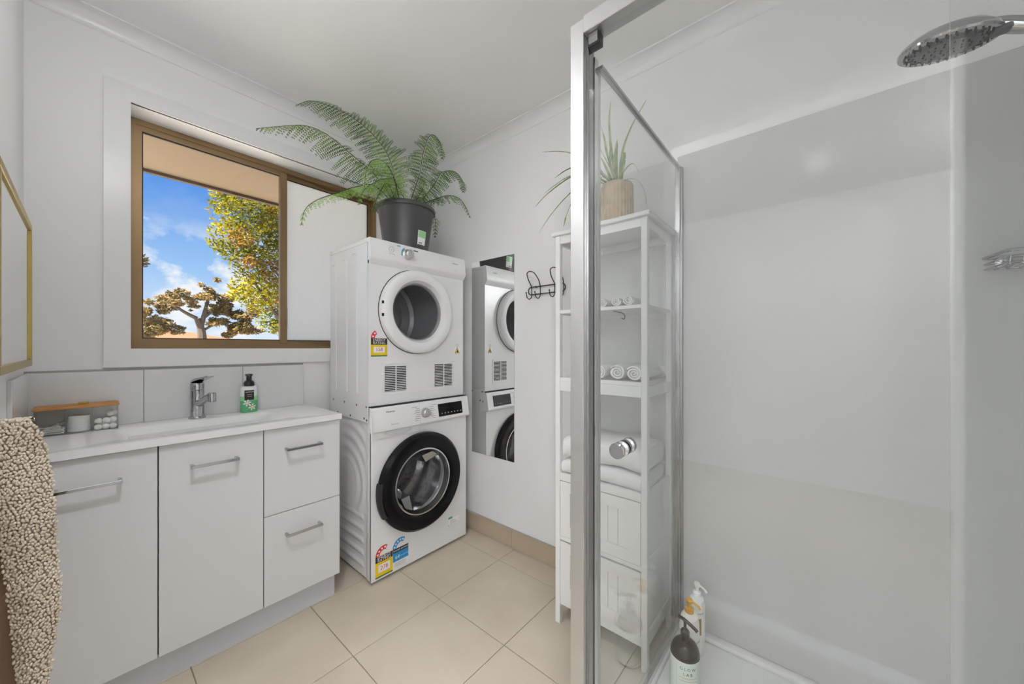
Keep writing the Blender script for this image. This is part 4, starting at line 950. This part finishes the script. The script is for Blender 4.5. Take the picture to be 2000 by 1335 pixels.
def folded(z0, h, y0, y1, x0, x1, layers, seed):
    rnd = random.Random(seed); mb = MB(); lh = h / layers
    for L_ in range(layers):
        vs = []; fs = []; n = 14; m = 12; zc = z0 + lh * (L_ + .5)
        for j in range(m + 1):
            y = y0 + (y1 - y0) * j / m
            for i in range(n):   # rounded fold outline in X-Z
                a = 2 * pi * i / n; ca, sa = cos(a), sin(a); ex = .22
                x = (x0 + x1) / 2 + (x1 - x0) / 2 * math.copysign(abs(ca) ** ex, ca); z = zc + lh * .5 * math.copysign(abs(sa) ** .75, sa)
                z += .004 * sin(y * 31 + seed + L_) * (1 if seed > 1 else .0) - .010 * abs((y - (y0 + y1) / 2) / (y1 - y0) * 2) ** 3 * (L_ + 1) / layers * (1 if sa > 0 else .55)
                vs.append((x + rnd.uniform(-.001, .001), y, max(z, z0 + .0003)))
        for j in range(m):
            for i in range(n): fs.append((j * n + i, j * n + (i + 1) % n, (j + 1) * n + (i + 1) % n, (j + 1) * n + i))
        fs += [tuple(range(n)), tuple(m * n + i for i in range(n))]
        mb.add(vs, fs)
    return mb
tag(obj('folded_towel', folded(.6175, .062, .478, .806, rx0 + .006, rx1 - .03, 1, 1), 'towel', loc=(1.38, .64, .6175), smooth=60), 'folded white bath towel at the bottom of the pile above the drop fronts', 'towel', 'folded bath towels')
tag(obj('folded_towel', folded(.680, .092, .478, .80, rx0 + .010, rx1 - .035, 1, 3), 'towel', loc=(1.38, .64, .680), smooth=60), 'puffy folded white bath towel on top of the folded pile', 'towel', 'folded bath towels')

# spider plant
qx, qy, qz = 1.385, .622, 1.6015
spt = thing('spider_plant', (qx, qy, qz), 'spider plant in a ribbed tan pot on top of the storage shelf', 'potted plant')
vs = []; fs = []; n = 120
prof = [(0, 0), (.058, 0), (.063, .006), (.064, .10), (.062, .172), (.059, .180), (.055, .178), (.054, .165)]
for (r, h) in prof:
    for i in range(n):
        a = 2 * pi * i / n; k = 1 + (.018 if (i % 4) < 2 else -.012) * (1 if .004 < h < .175 else 0); vs.append((qx + r * k * cos(a), qy + r * k * sin(a), qz + h))
for j in range(len(prof) - 1):
    for i in range(n): fs.append((j * n + i, j * n + (i + 1) % n, (j + 1) * n + (i + 1) % n, (j + 1) * n + i))
obj('pot', MB().add(vs, fs), 'ribpot', spt, label='ribbed tan pot', smooth=25)
obj('soil', MB().lathe([(.0545, qz + .165), (0, qz + .172)], (qx, qy, 0), n=24), 'soil', spt)
def blade(pts, w):
    C = cat([(qx + random.uniform(-.015, .015), qy + random.uniform(-.015, .015), qz + .168)] + [tuple(p) for p in pts[1:]], 8); n = len(C); vs = []; fs = []
    for i, p in enumerate(C):
        t = (C[min(i + 1, n - 1)] - C[max(i - 1, 0)]).normalized(); s_ = t.cross(Vector((0, 0, 1)))
        if s_.length < .25: s_ = t.cross(Vector((1, .3, 0)))
        s_.normalize(); u = i / (n - 1); ww = w * (min(1, .55 + u * 2) * (1 - u) ** .6) + .0004; nr = s_.cross(t).normalized()
        vs += [p - s_ * ww, p - nr * ww * .35, p + s_ * ww]
    for i in range(n - 1):
        for o in (0, 1): fs.append((3 * i + o, 3 * i + o + 1, 3 * i + 4 + o, 3 * i + 3 + o))
    obj('leaf', MB().add(vs, fs), 'spider', spt, smooth=80)
SPD = [([(1.38, .624, 1.776), (1.37, .637, 1.91), (1.36, .643, 2.032), (1.35, .632, 2.112)], .0065), ([(1.37, .615, 1.77), (1.33, .576, 1.873), (1.3, .53, 1.939), (1.27, .462, 1.997)], .006),
 ([(1.36, .621, 1.768), (1.34, .638, 1.878), (1.33, .65, 1.959), (1.32, .663, 2.021)], .006), ([(1.35, .617, 1.763), (1.32, .635, 1.829), (1.3, .647, 1.865), (1.29, .663, 1.887)], .007),
 ([(1.35, .595, 1.757), (1.31, .566, 1.822), (1.28, .549, 1.848), (1.26, .536, 1.812), (1.25, .54, 1.744)], .009), ([(1.36, .596, 1.761), (1.34, .56, 1.773), (1.32, .513, 1.748), (1.31, .482, 1.693), (1.3, .47, 1.631)], .0025),
 ([(1.38, .639, 1.78), (1.36, .711, 1.9), (1.34, .796, 1.953), (1.32, .861, 1.978), (1.3, .933, 1.991)], .007), ([(1.36, .634, 1.77), (1.33, .718, 1.849), (1.3, .785, 1.837), (1.27, .88, 1.784), (1.25, .935, 1.733)], .0075),
 ([(1.35, .63, 1.761), (1.3, .702, 1.80), (1.26, .772, 1.746), (1.23, .839, 1.671), (1.21, .884, 1.6)], .007), ([(1.34, .621, 1.755), (1.28, .669, 1.79), (1.24, .725, 1.727), (1.22, .753, 1.658), (1.21, .763, 1.602)], .0085),
 ([(1.38, .639, 1.78), (1.36, .734, 1.901), (1.34, .822, 1.896), (1.33, .888, 1.873)], .0075), ([(1.38, .622, 1.775), (1.38, .626, 1.89), (1.37, .613, 1.963)], .006), ([(1.35, .621, 1.765), (1.32, .646, 1.802), (1.3, .653, 1.783), (1.29, .661, 1.742)], .006),
 ([(1.37, .609, 1.768), (1.37, .579, 1.83), (1.37, .546, 1.839), (1.37, .522, 1.792)], .005), ([(1.36, .63, 1.77), (1.35, .66, 1.90), (1.35, .70, 1.97), (1.34, .74, 2.0)], .006), ([(1.36, .63, 1.77), (1.33, .60, 1.86), (1.31, .585, 1.91)], .008),
 ([(1.36, .63, 1.77), (1.34, .61, 1.87), (1.335, .60, 1.935)], .008), ([(1.36, .63, 1.77), (1.32, .62, 1.84), (1.30, .612, 1.895)], .008), ([(1.36, .63, 1.77), (1.32, .68, 1.84), (1.29, .71, 1.83), (1.28, .73, 1.78)], .007),
 ([(1.37, .63, 1.77), (1.34, .74, 1.86), (1.32, .82, 1.85), (1.30, .88, 1.82), (1.29, .91, 1.80)], .004)]
for p_, w_ in SPD: blade(p_, w_)

# ================================================================= shower enclosure
SXF, SYR = 0.80, 0.425
scr = thing('shower_screen', (SXF, SYR, 0), 'clear glass shower enclosure with satin aluminium corner post', 'shower screen')
obj('corner_post', MB().box(.788, .8035, .4405, .4767, .0, 1.936, .0008, 1), 'satin', scr, label='satin aluminium corner post')
obj('post_channel', MB().box(.8035, .826, .434, .455, .0, 1.905, .0008, 1), 'channel', scr)
obj('post_seal', MB().box(.8262, .8315, .436, .45, .0, 1.90), 'gasket', scr)
obj('jamb_channel', MB().box(.832, .852, .432, .452, .0, 1.865, .0008, 1), 'alu', scr)
obj('jamb_edge', MB().box(.852, .866, .4335, .447, .0, 1.855, .001, 1), 'satin', scr)
obj('head_rail', MB().box(.785, .832, YN + .01, .4395, 1.898, 1.940, .0015, 1), 'satin', scr)
obj('rail_runner', MB().box(.800, .824, .405, .436, 1.868, 1.897, .002).lathe([(.009, 0), (.009, .008)], (.806, .42, 1.885), axis='X', n=16), 'gasket', scr, label='black runner block')
obj('runner_clip', MB().box(.797, .800, .408, .432, 1.872, 1.897, .001, 1), 'chrome', scr)
obj('return_pane', MB().box(.86, 1.535, SYR - .0, SYR + .006, .045, 1.846), 'glass', scr, smooth=0)
obj('return_top_trim', MB().box(.852, 1.540, SYR - .004, SYR + .010, 1.842, 1.852, .001, 1), 'channel', scr)
obj('wall_channel', MB().box(1.533, XM - .008, SYR - .010, SYR + .018, .03, 1.850, .001, 1).box(1.522, 1.534, SYR - .004, SYR + .012, .03, 1.848, .001, 1), 'channel', scr)
obj('bottom_channel', MB().box(.852, 1.540, SYR - .006, SYR + .014, .030, .052, .001, 1), 'alu', scr)
obj('fixed_pane', MB().box(.822, .828, YN + .012, -.147, .055, 1.898), 'glass', scr, smooth=0)
obj('sill_rail', MB().box(.785, .832, YN + .01, .4335, .030, .055, .001, 1), 'satin', scr)
sdr = obj('sliding_door', MB().box(.803, .809, -.22, .432, .056, 1.893), 'glass', scr, smooth=0)
ky, kz = .3465, .897
kb = MB()
for sg, x0 in ((-1, .803), (1, .809)):
    kb.lathe([(.0, x0), (.0165, x0), (.0175, x0 + sg * .003), (.0175, x0 + sg * .008), (.0115, x0 + sg * .011), (.0105, x0 + sg * .020), (.0165, x0 + sg * .023), (.0178, x0 + sg * .026), (.0178, x0 + sg * .033), (.016, x0 + sg * .035), (0, x0 + sg * .035)], (0, ky, kz), axis='X', n=32)
obj('knob', kb, 'chrome', sdr, label='round chrome door knob')
tr = thing('shower_tray', (1.17, -.17, 0), 'white shower tray with a raised edge under the glass enclosure', 'shower tray')
obj('base', MB().box(.782, XM - .001, YN + .001, .442, .0, .010), 'tray', tr)
obj('raised_edge', MB().box(1.525, XM - .001, YN + .009, .412, .010, .030, .004).box(.79, .83, YN + .009, .432, .010, .030, .003).box(.83, 1.525, .412, .437, .010, .030, .003), 'tray', tr)
obj('floor_drain', MB().lathe([(.045, .010), (.045, .013), (.04, .0145), (0, .0145)], (1.17, -.2, 0), n=28), 'chrome', tr)

# bottles
def bottle_body(c, prof, sx, sy, n=32): return MB().lathe([(r, c[2] + h) for r, h in prof], (c[0], c[1], 0), n=n, sx=sx, sy=sy)
def spout_pump(c, z, m, parent, dirv, big=1.0, cm=None):
    x, y = c[0], c[1]; d = Vector(dirv).normalized()
    col = obj('collar', MB().lathe([(.014, z), (.0145, z + .002), (.0145, z + .014), (.010, z + .017), (.006, z + .018), (.006, z + .032)], (x, y, 0), n=20), cm or m, parent)
    obj('pump_head', MB().lathe([(.0065, z + .030), (.010, z + .033), (.0115, z + .042), (.009, z + .047), (0, z + .048)], (x, y, 0), n=20).tube(cat([(x, y, z + .041), (x + d.x * .016, y + d.y * .016, z + .040), (x + d.x * .03, y + d.y * .03, z + .035), (x + d.x * .037, y + d.y * .037, z + .028)], 4), .0036, 8), m, parent)
def curve_label(c, rx, ry, a0, a1, z0, z1, off, n=12, rz=None):
    vs = []
    for z in (z0, z1):
        k = 1 if rz is None else rz(z)
        for i in range(n + 1):
            a = a0 + (a1 - a0) * i / n; vs.append((c[0] + (rx * k + off) * cos(a), c[1] + (ry * k + off) * sin(a), z))
    return MB().add(vs, [(i, i + 1, n + 2 + i, n + 1 + i) for i in range(n)])
def wrap_text(c, rx, ry, am, s_, size, z, off=.0022):
    """lettering bent round an oval bottle, centred on angle am"""
    t_ = text(s_, size, (0, 0, 0), (1, 0, 0), (0, 0, 1)); mb = MB()
    r = math.hypot(rx * cos(am), ry * sin(am))
    mb.add([(c[0] + (rx + off) * cos(am + v[0] / r), c[1] + (ry + off) * sin(am + v[0] / r), z + v[2]) for v in t_.v], t_.f); return mb
AM = radians(215)   # side that faces the room
tz_ = .0105
c1 = (1.462, .345, tz_)
b1 = thing('shampoo_bottle', c1, 'white shampoo bottle with white pump at the back against the shower wall', 'bottle')
obj('body', bottle_body(c1, [(0, 0), (.033, 0), (.037, .004), (.038, .03), (.040, .10), (.0385, .17), (.033, .192), (.020, .2), (.014, .203)], .95, .68), 'bottlewhite', b1)
spout_pump(c1, tz_ + .203, 'bottlewhite', b1, (-.3, -1, 0))
l1 = obj('gold_print', curve_label(c1, .038, .0272, AM - .3, AM + .25, tz_ + .08, tz_ + .14, .0006), 'olive', b1, label='gold shield print')
obj('lettering', wrap_text(c1, .038, .0272, AM - .05, 'PANTENE', .009, tz_ + .155), 'ink', l1)
c2 = (1.360, .345, tz_)
b2 = thing('conditioner_bottle', c2, 'white bottle with gold pump standing between the white and dark pump bottles', 'bottle')
obj('body', bottle_body(c2, [(0, 0), (.041, 0), (.045, .004), (.046, .03), (.048, .09), (.046, .160), (.039, .186), (.023, .196), (.014, .198)], 1, .66), 'bottlewhite', b2)
spout_pump(c2, tz_ + .198, 'goldplastic', b2, (-.2, -1, 0))
l2 = obj('gold_print', curve_label(c2, .0475, .0315, AM + .1, AM + .75, tz_ + .05, tz_ + .098, .0006), 'olive', b2, label='gold shield print')
obj('lettering', wrap_text(c2, .048, .0318, AM + .35, 'PANTENE', .010, tz_ + .115), 'ink', l2)
c3 = (1.262, .333, tz_)
b3 = thing('body_wash_bottle', c3, 'dark round shouldered pump bottle with a pale label nearest the shower door', 'bottle')
obj('body', bottle_body(c3, [(0, 0), (.042, 0), (.046, .004), (.0475, .015), (.0475, .130), (.045, .142), (.037, .157), (.024, .167), (.014, .170)], 1, .92), 'amber', b3)
l3 = obj('label_wrap', curve_label(c3, .0475, .0437, 0, 2 * pi, tz_ + .012, tz_ + .128, .0005, 40), 'mint', b3, label='pale mint paper label', smooth=60)
obj('collar', MB().lathe([(.0125, tz_ + 0.1690), (.0135, tz_ + 0.1710), (.0135, tz_ + 0.1970), (.009, tz_ + 0.2030), (.0045, tz_ + 0.2050), (.0045, tz_ + 0.2260)], (c3[0], c3[1], 0), n=20), 'soapblack', b3)
obj('pump_head', MB().tube([(c3[0], c3[1], tz_ + 0.2240), (c3[0], c3[1], tz_ + 0.2290)], .005, 10).tube(cat([(c3[0] + .006, c3[1] + .022, tz_ + 0.2330), (c3[0], c3[1], tz_ + 0.2315), (c3[0] - .010, c3[1] - .032, tz_ + 0.2240), (c3[0] - .013, c3[1] - .04, tz_ + 0.2200)], 5), .0052, 10), 'soapblack', b3)
AM3 = radians(206)
obj('lettering', wrap_text(c3, .0475, .0437, AM3, 'G L O W', .0125, tz_ + .106), 'ink', l3)
obj('lettering', wrap_text(c3, .0475, .0437, AM3, 'L A B', .0125, tz_ + .090), 'ink', l3)
for z in (.080, .071): obj('orange_line', curve_label(c3, .0475, .0437, AM3 - .6, AM3 + .6, tz_ + z, tz_ + z + .0012, .001), 'orange', l3)
for z, s_ in ((.052, 'Natural body wash'), (.043, 'Lavender & mint'), (.034, '500 ml')): obj('lettering', wrap_text(c3, .0475, .0437, AM3, s_, .0055, tz_ + z), 'greyink', l3)
for a in (AM3 - .75, AM3 + .75): obj('label_rule', curve_label(c3, .0475, .0437, a - .006, a + .006, tz_ + .02, tz_ + .120, .001, 2), 'greyink', l3)

# shower head on its arm
hc = Vector((1.10, -.193, 1.728))
shd = thing('hand_shower', tuple(hc), 'large round chrome shower head on an arm at the top right', 'shower head')
nrm = Vector((.16, .10, -1)).normalized(); R4 = Matrix.Translation(hc) @ nrm.to_track_quat('Z', 'Y').to_matrix().to_4x4()
obj('shell', MB().lathe([(0, -.028), (.03, -.026), (.052, -.018), (.066, -.006), (.0695, .002), (.068, .006), (.063, .0065)], (0, 0, 0), n=56, mtx=R4), 'chrome', shd)
fc_ = obj('spray_face', MB().lathe([(.0635, .0055), (.040, .008), (.038, .0095), (0, .0105)], (0, 0, 0), n=56, mtx=R4), 'showerface', shd, label='grey spray face with nozzles')
nzz = MB()
for r, k, off in ((.058, 30, 0), (.051, 26, .1), (.045, 18, 0), (.031, 16, 0), (.02, 9, 0), (.009, 5, 0)):
    for i in range(k):
        a = 2 * pi * i / k + off; nzz.lathe([(.0018, .006), (.0014, .0100 + (.0025 if r < .04 else 0)), (0, .0104 + (.0025 if r < .04 else 0))], (r * cos(a), r * sin(a), 0), n=6, mtx=R4)
obj('nozzles', nzz, 'gasket', fc_, kind='stuff')
rib = MB()
for i in range(14):
    a = 2 * pi * i / 14; rib.box(.041, .058, -.0035, .0035, .0060, .0074, .001, 1, mtx=R4 @ Matrix.Rotation(a, 4, 'Z'))
obj('face_ribs', rib, 'blackmatt', fc_)
obj('selector_tab', MB().box(-.012, .012, -.012, .012, -.004, .006, .004, mtx=Matrix.Translation(hc + Vector((-.012, -.062, -.016)))), 'showerface', shd)
arm = cat([tuple(hc + Vector((0, -.03, .010))), tuple(hc + Vector((0, -.062, .002))), tuple(hc + Vector((0, -.10, -.018))), tuple(hc + Vector((0, -.16, -.038))), tuple(hc + Vector((0, -.30, -.085))), (1.10, YN + .06, 1.58)], 8)
obj('handle', MB().tube(arm, [.010, .017, .020, .019] + [.0135] * (len(arm) - 4), 16), 'chrome', shd)
obj('bracket', MB().tube([(1.10, YN + .008, 1.58), (1.10, YN + .065, 1.58)], .02, 16).lathe([(.03, 0), (.03, .008)], (0, 0, 0), n=24, mtx=Matrix.Translation((1.10, YN + .009, 1.58)) @ Matrix.Rotation(-pi / 2, 4, 'X')), 'chrome', shd)

# wire soap basket on the shower wall
sb = thing('soap_basket', (XM - .01, -.40, 1.33), 'chrome wire soap basket on the shower wall at the right edge', 'soap basket')
xw = XM - .011; y0_, y1_ = -.335, -.53
def rimpts(z, dx): return [(xw, y0_, z), (xw - dx * .93, y0_ - .012, z), (xw - dx, y0_ - .022, z), (xw - dx, y1_ + .022, z), (xw - dx * .93, y1_ + .012, z), (xw, y1_, z), (xw, y0_, z)]
obj('rim', MB().tube(rimpts(1.366, .105), .0042, 8), 'chrome', sb)
for z in (1.350, 1.336): obj('wire_loop', MB().tube(rimpts(z, .103), .0022, 8), 'chrome', sb)
for k in range(9):
    y = y0_ - .018 - (abs(y1_ - y0_) - .036) * k / 8
    obj('cross_wire', MB().tube([(xw, y, 1.333), (xw - .100, y, 1.333), (xw - .103, y, 1.352)], .0019, 6), 'chrome', sb)
for y in (y0_ - .03, y1_ + .03): obj('wall_pad', MB().lathe([(.015, 0), (.015, .009), (.01, .012)], (0, 0, 0), n=18, mtx=Matrix.Translation((XM - .0085, y, 1.352)) @ Matrix.Rotation(-pi / 2, 4, 'Y')), 'chrome', sb)
tag(obj('soap_bar', MB().box(xw - .085, xw - .03, -.47, -.40, 1.336, 1.354, .008, 3), 'teal', loc=(xw - .05, -.43, 1.336)), 'small teal soap bar in the chrome wire basket', 'soap')

# ================================================================= added fill lamps, all out of view
def lamp(name, x, y, m, label, drop=.26, r=.11):
    l = thing(name, (x, y, ZC - drop), label, 'added fill light'); zc = ZC - drop
    obj('ceiling_rose', MB().lathe([(.055, ZC - .001), (.055, ZC - .014), (.02, ZC - .022), (.008, ZC - .024)], (x, y, 0), n=32), 'trim', l)
    obj('stem', MB().lathe([(.008, ZC - .022), (.008, zc + r + .012), (.03, zc + r + .006), (.03, zc + r - .006)], (x, y, 0), n=20), 'chrome', l)
    obj('globe', MB().ball((x, y, zc), r, 3), m, l)
def downlight(x, y, label):  # downlight added as fill; deep can keeps its lens out of reflections
    l = thing('fill_downlight', (x, y, ZC), label, 'added fill light')
    obj('can', MB().lathe([(0, ZC - .001), (.062, ZC - .001), (.062, ZC - .135), (.054, ZC - .135), (.052, ZC - .02), (0, ZC - .018)], (x, y, 0), n=32), 'trim', l)
    obj('lens', MB().lathe([(.05, ZC - .024), (.03, ZC - .027), (0, ZC - .028)], (x, y, 0), n=24), 'lensglow', l)
    d = bpy.data.lights.new('fill_beam', 'SPOT'); d.energy = FILL_DOWN_W; d.spot_size = radians(112); d.spot_blend = .6; d.shadow_soft_size = .04; d.color = (.97, .985, 1)
    o = bpy.data.objects.new('fill_beam', d); COL.objects.link(o); o.parent = l; o.location = (0, 0, -.045)
downlight(.2, .8, 'added white fill downlight on the ceiling above the middle of the floor')
downlight(.3, .0, 'added white fill downlight on the ceiling near the front wall outside the shower')
lamp('fill_globe', .06, 1.0, 'fillglow', 'added opal glass fill globe hanging from the bathroom ceiling')
lamp('fill_globe', -.62, 1.08, 'hallfillglow', 'added opal glass fill globe in the hall on the window side of the doorway', .30, .2)
lamp('fill_globe', -1.35, -.95, 'hallfillglow', 'added opal glass fill globe in the hall on the shower side of the doorway', .30, .2)

# ================================================================= outside the window
def foliage(clusters, n, ls, seed, flat_=1.0):
    rnd = random.Random(seed); mb = MB(); tot = sum(r * r for *_, r in clusters)
    for (x, y, z, r) in clusters:
        for _ in range(int(n * r * r / tot)):
            while True:
                v = Vector((rnd.uniform(-1, 1), rnd.uniform(-1, 1), rnd.uniform(-1, 1)))
                if .3 < v.length < 1: break
            p = Vector((x + v.x * r, y + v.y * r, z + v.z * r * flat_)); a = Vector((rnd.gauss(0, 1), rnd.gauss(0, 1), rnd.gauss(0, .7))).normalized(); b = a.orthogonal().normalized()
            s_ = ls * rnd.uniform(.6, 1.3); mb.add([p - a * s_, p + b * s_ * .42, p + a * s_, p - b * s_ * .42], [(0, 1, 2, 3)])
    return mb
def tree(name, base, trunk, clusters, n, ls, m, label, seed, rtr, flat_=1.0):
    t_ = thing(name, base, label, 'tree', 'trees beyond the window')
    mb = MB()
    for pts, r0, r1 in trunk:
        C = cat(pts, 5); mb.tube(C, [r0 + (r1 - r0) * i / (len(C) - 1) for i in range(len(C))], 8)
    obj('trunk', mb, 'bark', t_); obj('foliage', foliage(clusters, n, ls, seed, flat_), m, t_, kind='stuff', smooth=0)
    return t_
BIG = [(1.874, 8.3, 3.617, .50), (1.905, 9.0, 3.276, .42), (2.573, 9.7, 3.56, .58), (2.384, 8.65, 4.053, .58), (2.292, 9.35, 2.877, .4), (1.90, 8.3, 2.219, .26), (2.341, 9.0, 2.241, .40), (2.775, 9.7, 1.761, .31), (2.614, 8.65, 2.83, .5),
       (1.834, 9.35, 4.119, .27), (1.63, 8.3, 2.95, .17), (1.947, 9.0, 4.218, .42), (2.879, 9.7, 2.307, .42), (2.758, 8.65, 3.728, .63), (3.306, 9.35, 3.536, .73), (3.035, 8.3, 2.416, .6), (3.746, 9.0, 4.059, .73), (4.038, 9.7, 2.96, .73), (2.9, 9.2, 4.7, .8), (2.62, 8.6, 1.55, .2)]
bt_ = tree('bushy_tree', (3.3, 9.2, -.35), [([(3.3, 9.2, -.35), (3.25, 9.2, 1.2), (3.0, 9.2, 2.4), (2.8, 9.2, 3.6)], .16, .05), ([(3.25, 9.2, 1.2), (2.7, 9.2, 1.9), (2.2, 9.0, 2.6)], .06, .02), ([(3.25, 9.2, 1.4), (3.6, 9.2, 2.4), (3.8, 9.2, 3.6)], .07, .02)], BIG, 19000, .050, 'leafA', 'tall sunlit yellow green tree close outside the window', 3, .2)
obj('blossom', foliage([(1.87, 8.2, 3.15, .2), (2.0, 8.2, 2.75, .16), (2.45, 8.4, 2.65, .25), (2.5, 8.3, 3.9, .2), (2.62, 8.4, 2.1, .15)], 700, .045, 11), 'leafC', bt_, kind='stuff', smooth=0, label='dry russet leaf clumps')
GUM = [(3.794, 32.0, 4.343, .68), (5.269, 32.0, 4.811, .75), (6.218, 32.0, 4.089, .88), (7.224, 32.0, 3.212, 1.02), (5.765, 32.0, 2.91, .5), (4.684, 32.0, 3.815, .31), (6.773, 32.0, 2.524, .8), (7.687, 32.0, 2.561, .75), (5.6, 32, 3.8, .4), (6.6, 32.2, 3.5, .6), (4.6, 32, 4.5, .35)]
rg = random.Random(4); GUM = [(x + rg.gauss(0, r * .55), y + rg.gauss(0, r * .5), z + rg.gauss(0, r * .42), r * rg.uniform(.28, .55)) for x, y, z, r in GUM for _ in range(9)]
tree('gum_tree', (5.08, 32, -.35), [([(5.08, 32, -.35), (5.08, 32, 1.69), (5.0, 32, 2.45), (4.81, 32, 3.07)], .3, .16), ([(4.81, 32, 3.07), (4.3, 32, 3.38), (3.79, 32, 3.74), (3.43, 32, 3.9)], .13, .05), ([(5.0, 32, 2.45), (5.21, 32, 3.51), (5.35, 32, 4.22), (5.54, 32, 4.77)], .16, .05), ([(5.21, 32, 3.2), (5.9, 32, 3.92), (6.33, 32, 4.24)], .1, .04), ([(5.0, 32, 2.2), (5.9, 32, 2.8), (6.8, 32, 2.9)], .09, .03)], GUM, 7000, .13, 'leafB', 'gum tree with bare forked limbs and brownish crown in the distance', 5, .3, .72)
SHR = [(2.75, 32.6, 3.75, .72), (2.6, 33, 2.55, .75), (3.30, 33, 3.9, .45), (3.2, 33, 2.45, .7), (2.3, 33, 1.9, .7), (3.9, 33, 2.3, .45)]
SHR = [(x * 1.18, y * 1.18, 1.13 + (z - 1.13) * 1.18, r * 1.18) for x, y, z, r in SHR]
SHR = [(x + rg.gauss(0, r * .5), y + rg.gauss(0, r * .5), z + rg.gauss(0, r * .42), r * rg.uniform(.3, .6)) for x, y, z, r in SHR for _ in range(9)]
tree('shrubby_tree', (3.2, 39, -.35), [([(3.2, 39, -.35), (3.3, 39, 1.2), (3.3, 39, 2.9)], .17, .06)], SHR, 4200, .15, 'leafB', 'low olive brown tree at the left edge of the view beside the roof', 6, .3, .8)
tree('edge_tree', (.6, 15, -.35), [([(.6, 15, -.35), (.62, 15, 2), (.8, 15, 3.4)], .1, .03)], [(.98, 15, 3.62, .2), (.8, 15, 3.75, .3), (.7, 15, 3.3, .3)], 420, .08, 'leafB', 'dark leaf clump just showing at the left edge of the window pane', 8, .2)
hs_ = thing('house', (4.8, 45, -.35), 'small house with a terracotta roof beyond the window sill', 'house')
obj('roof', MB().add([(1.6, 43, 1.85), (9.5, 43, 1.85), (9.5, 51, 1.85), (1.6, 51, 1.85), (4.2, 47, 2.85), (6.6, 47, 2.60)], [(0, 1, 5, 4), (1, 2, 5), (2, 3, 4, 5), (3, 0, 4), (3, 2, 1, 0)]), 'roof', hs_, smooth=0)
obj('house_wall', MB().box(2.0, 9.1, 43.5, 50.5, -.35, 1.85), 'housewall', hs_)
obj('gutter', MB().box(1.55, 9.55, 42.95, 43.05, 1.80, 1.92), 'housewall', hs_)
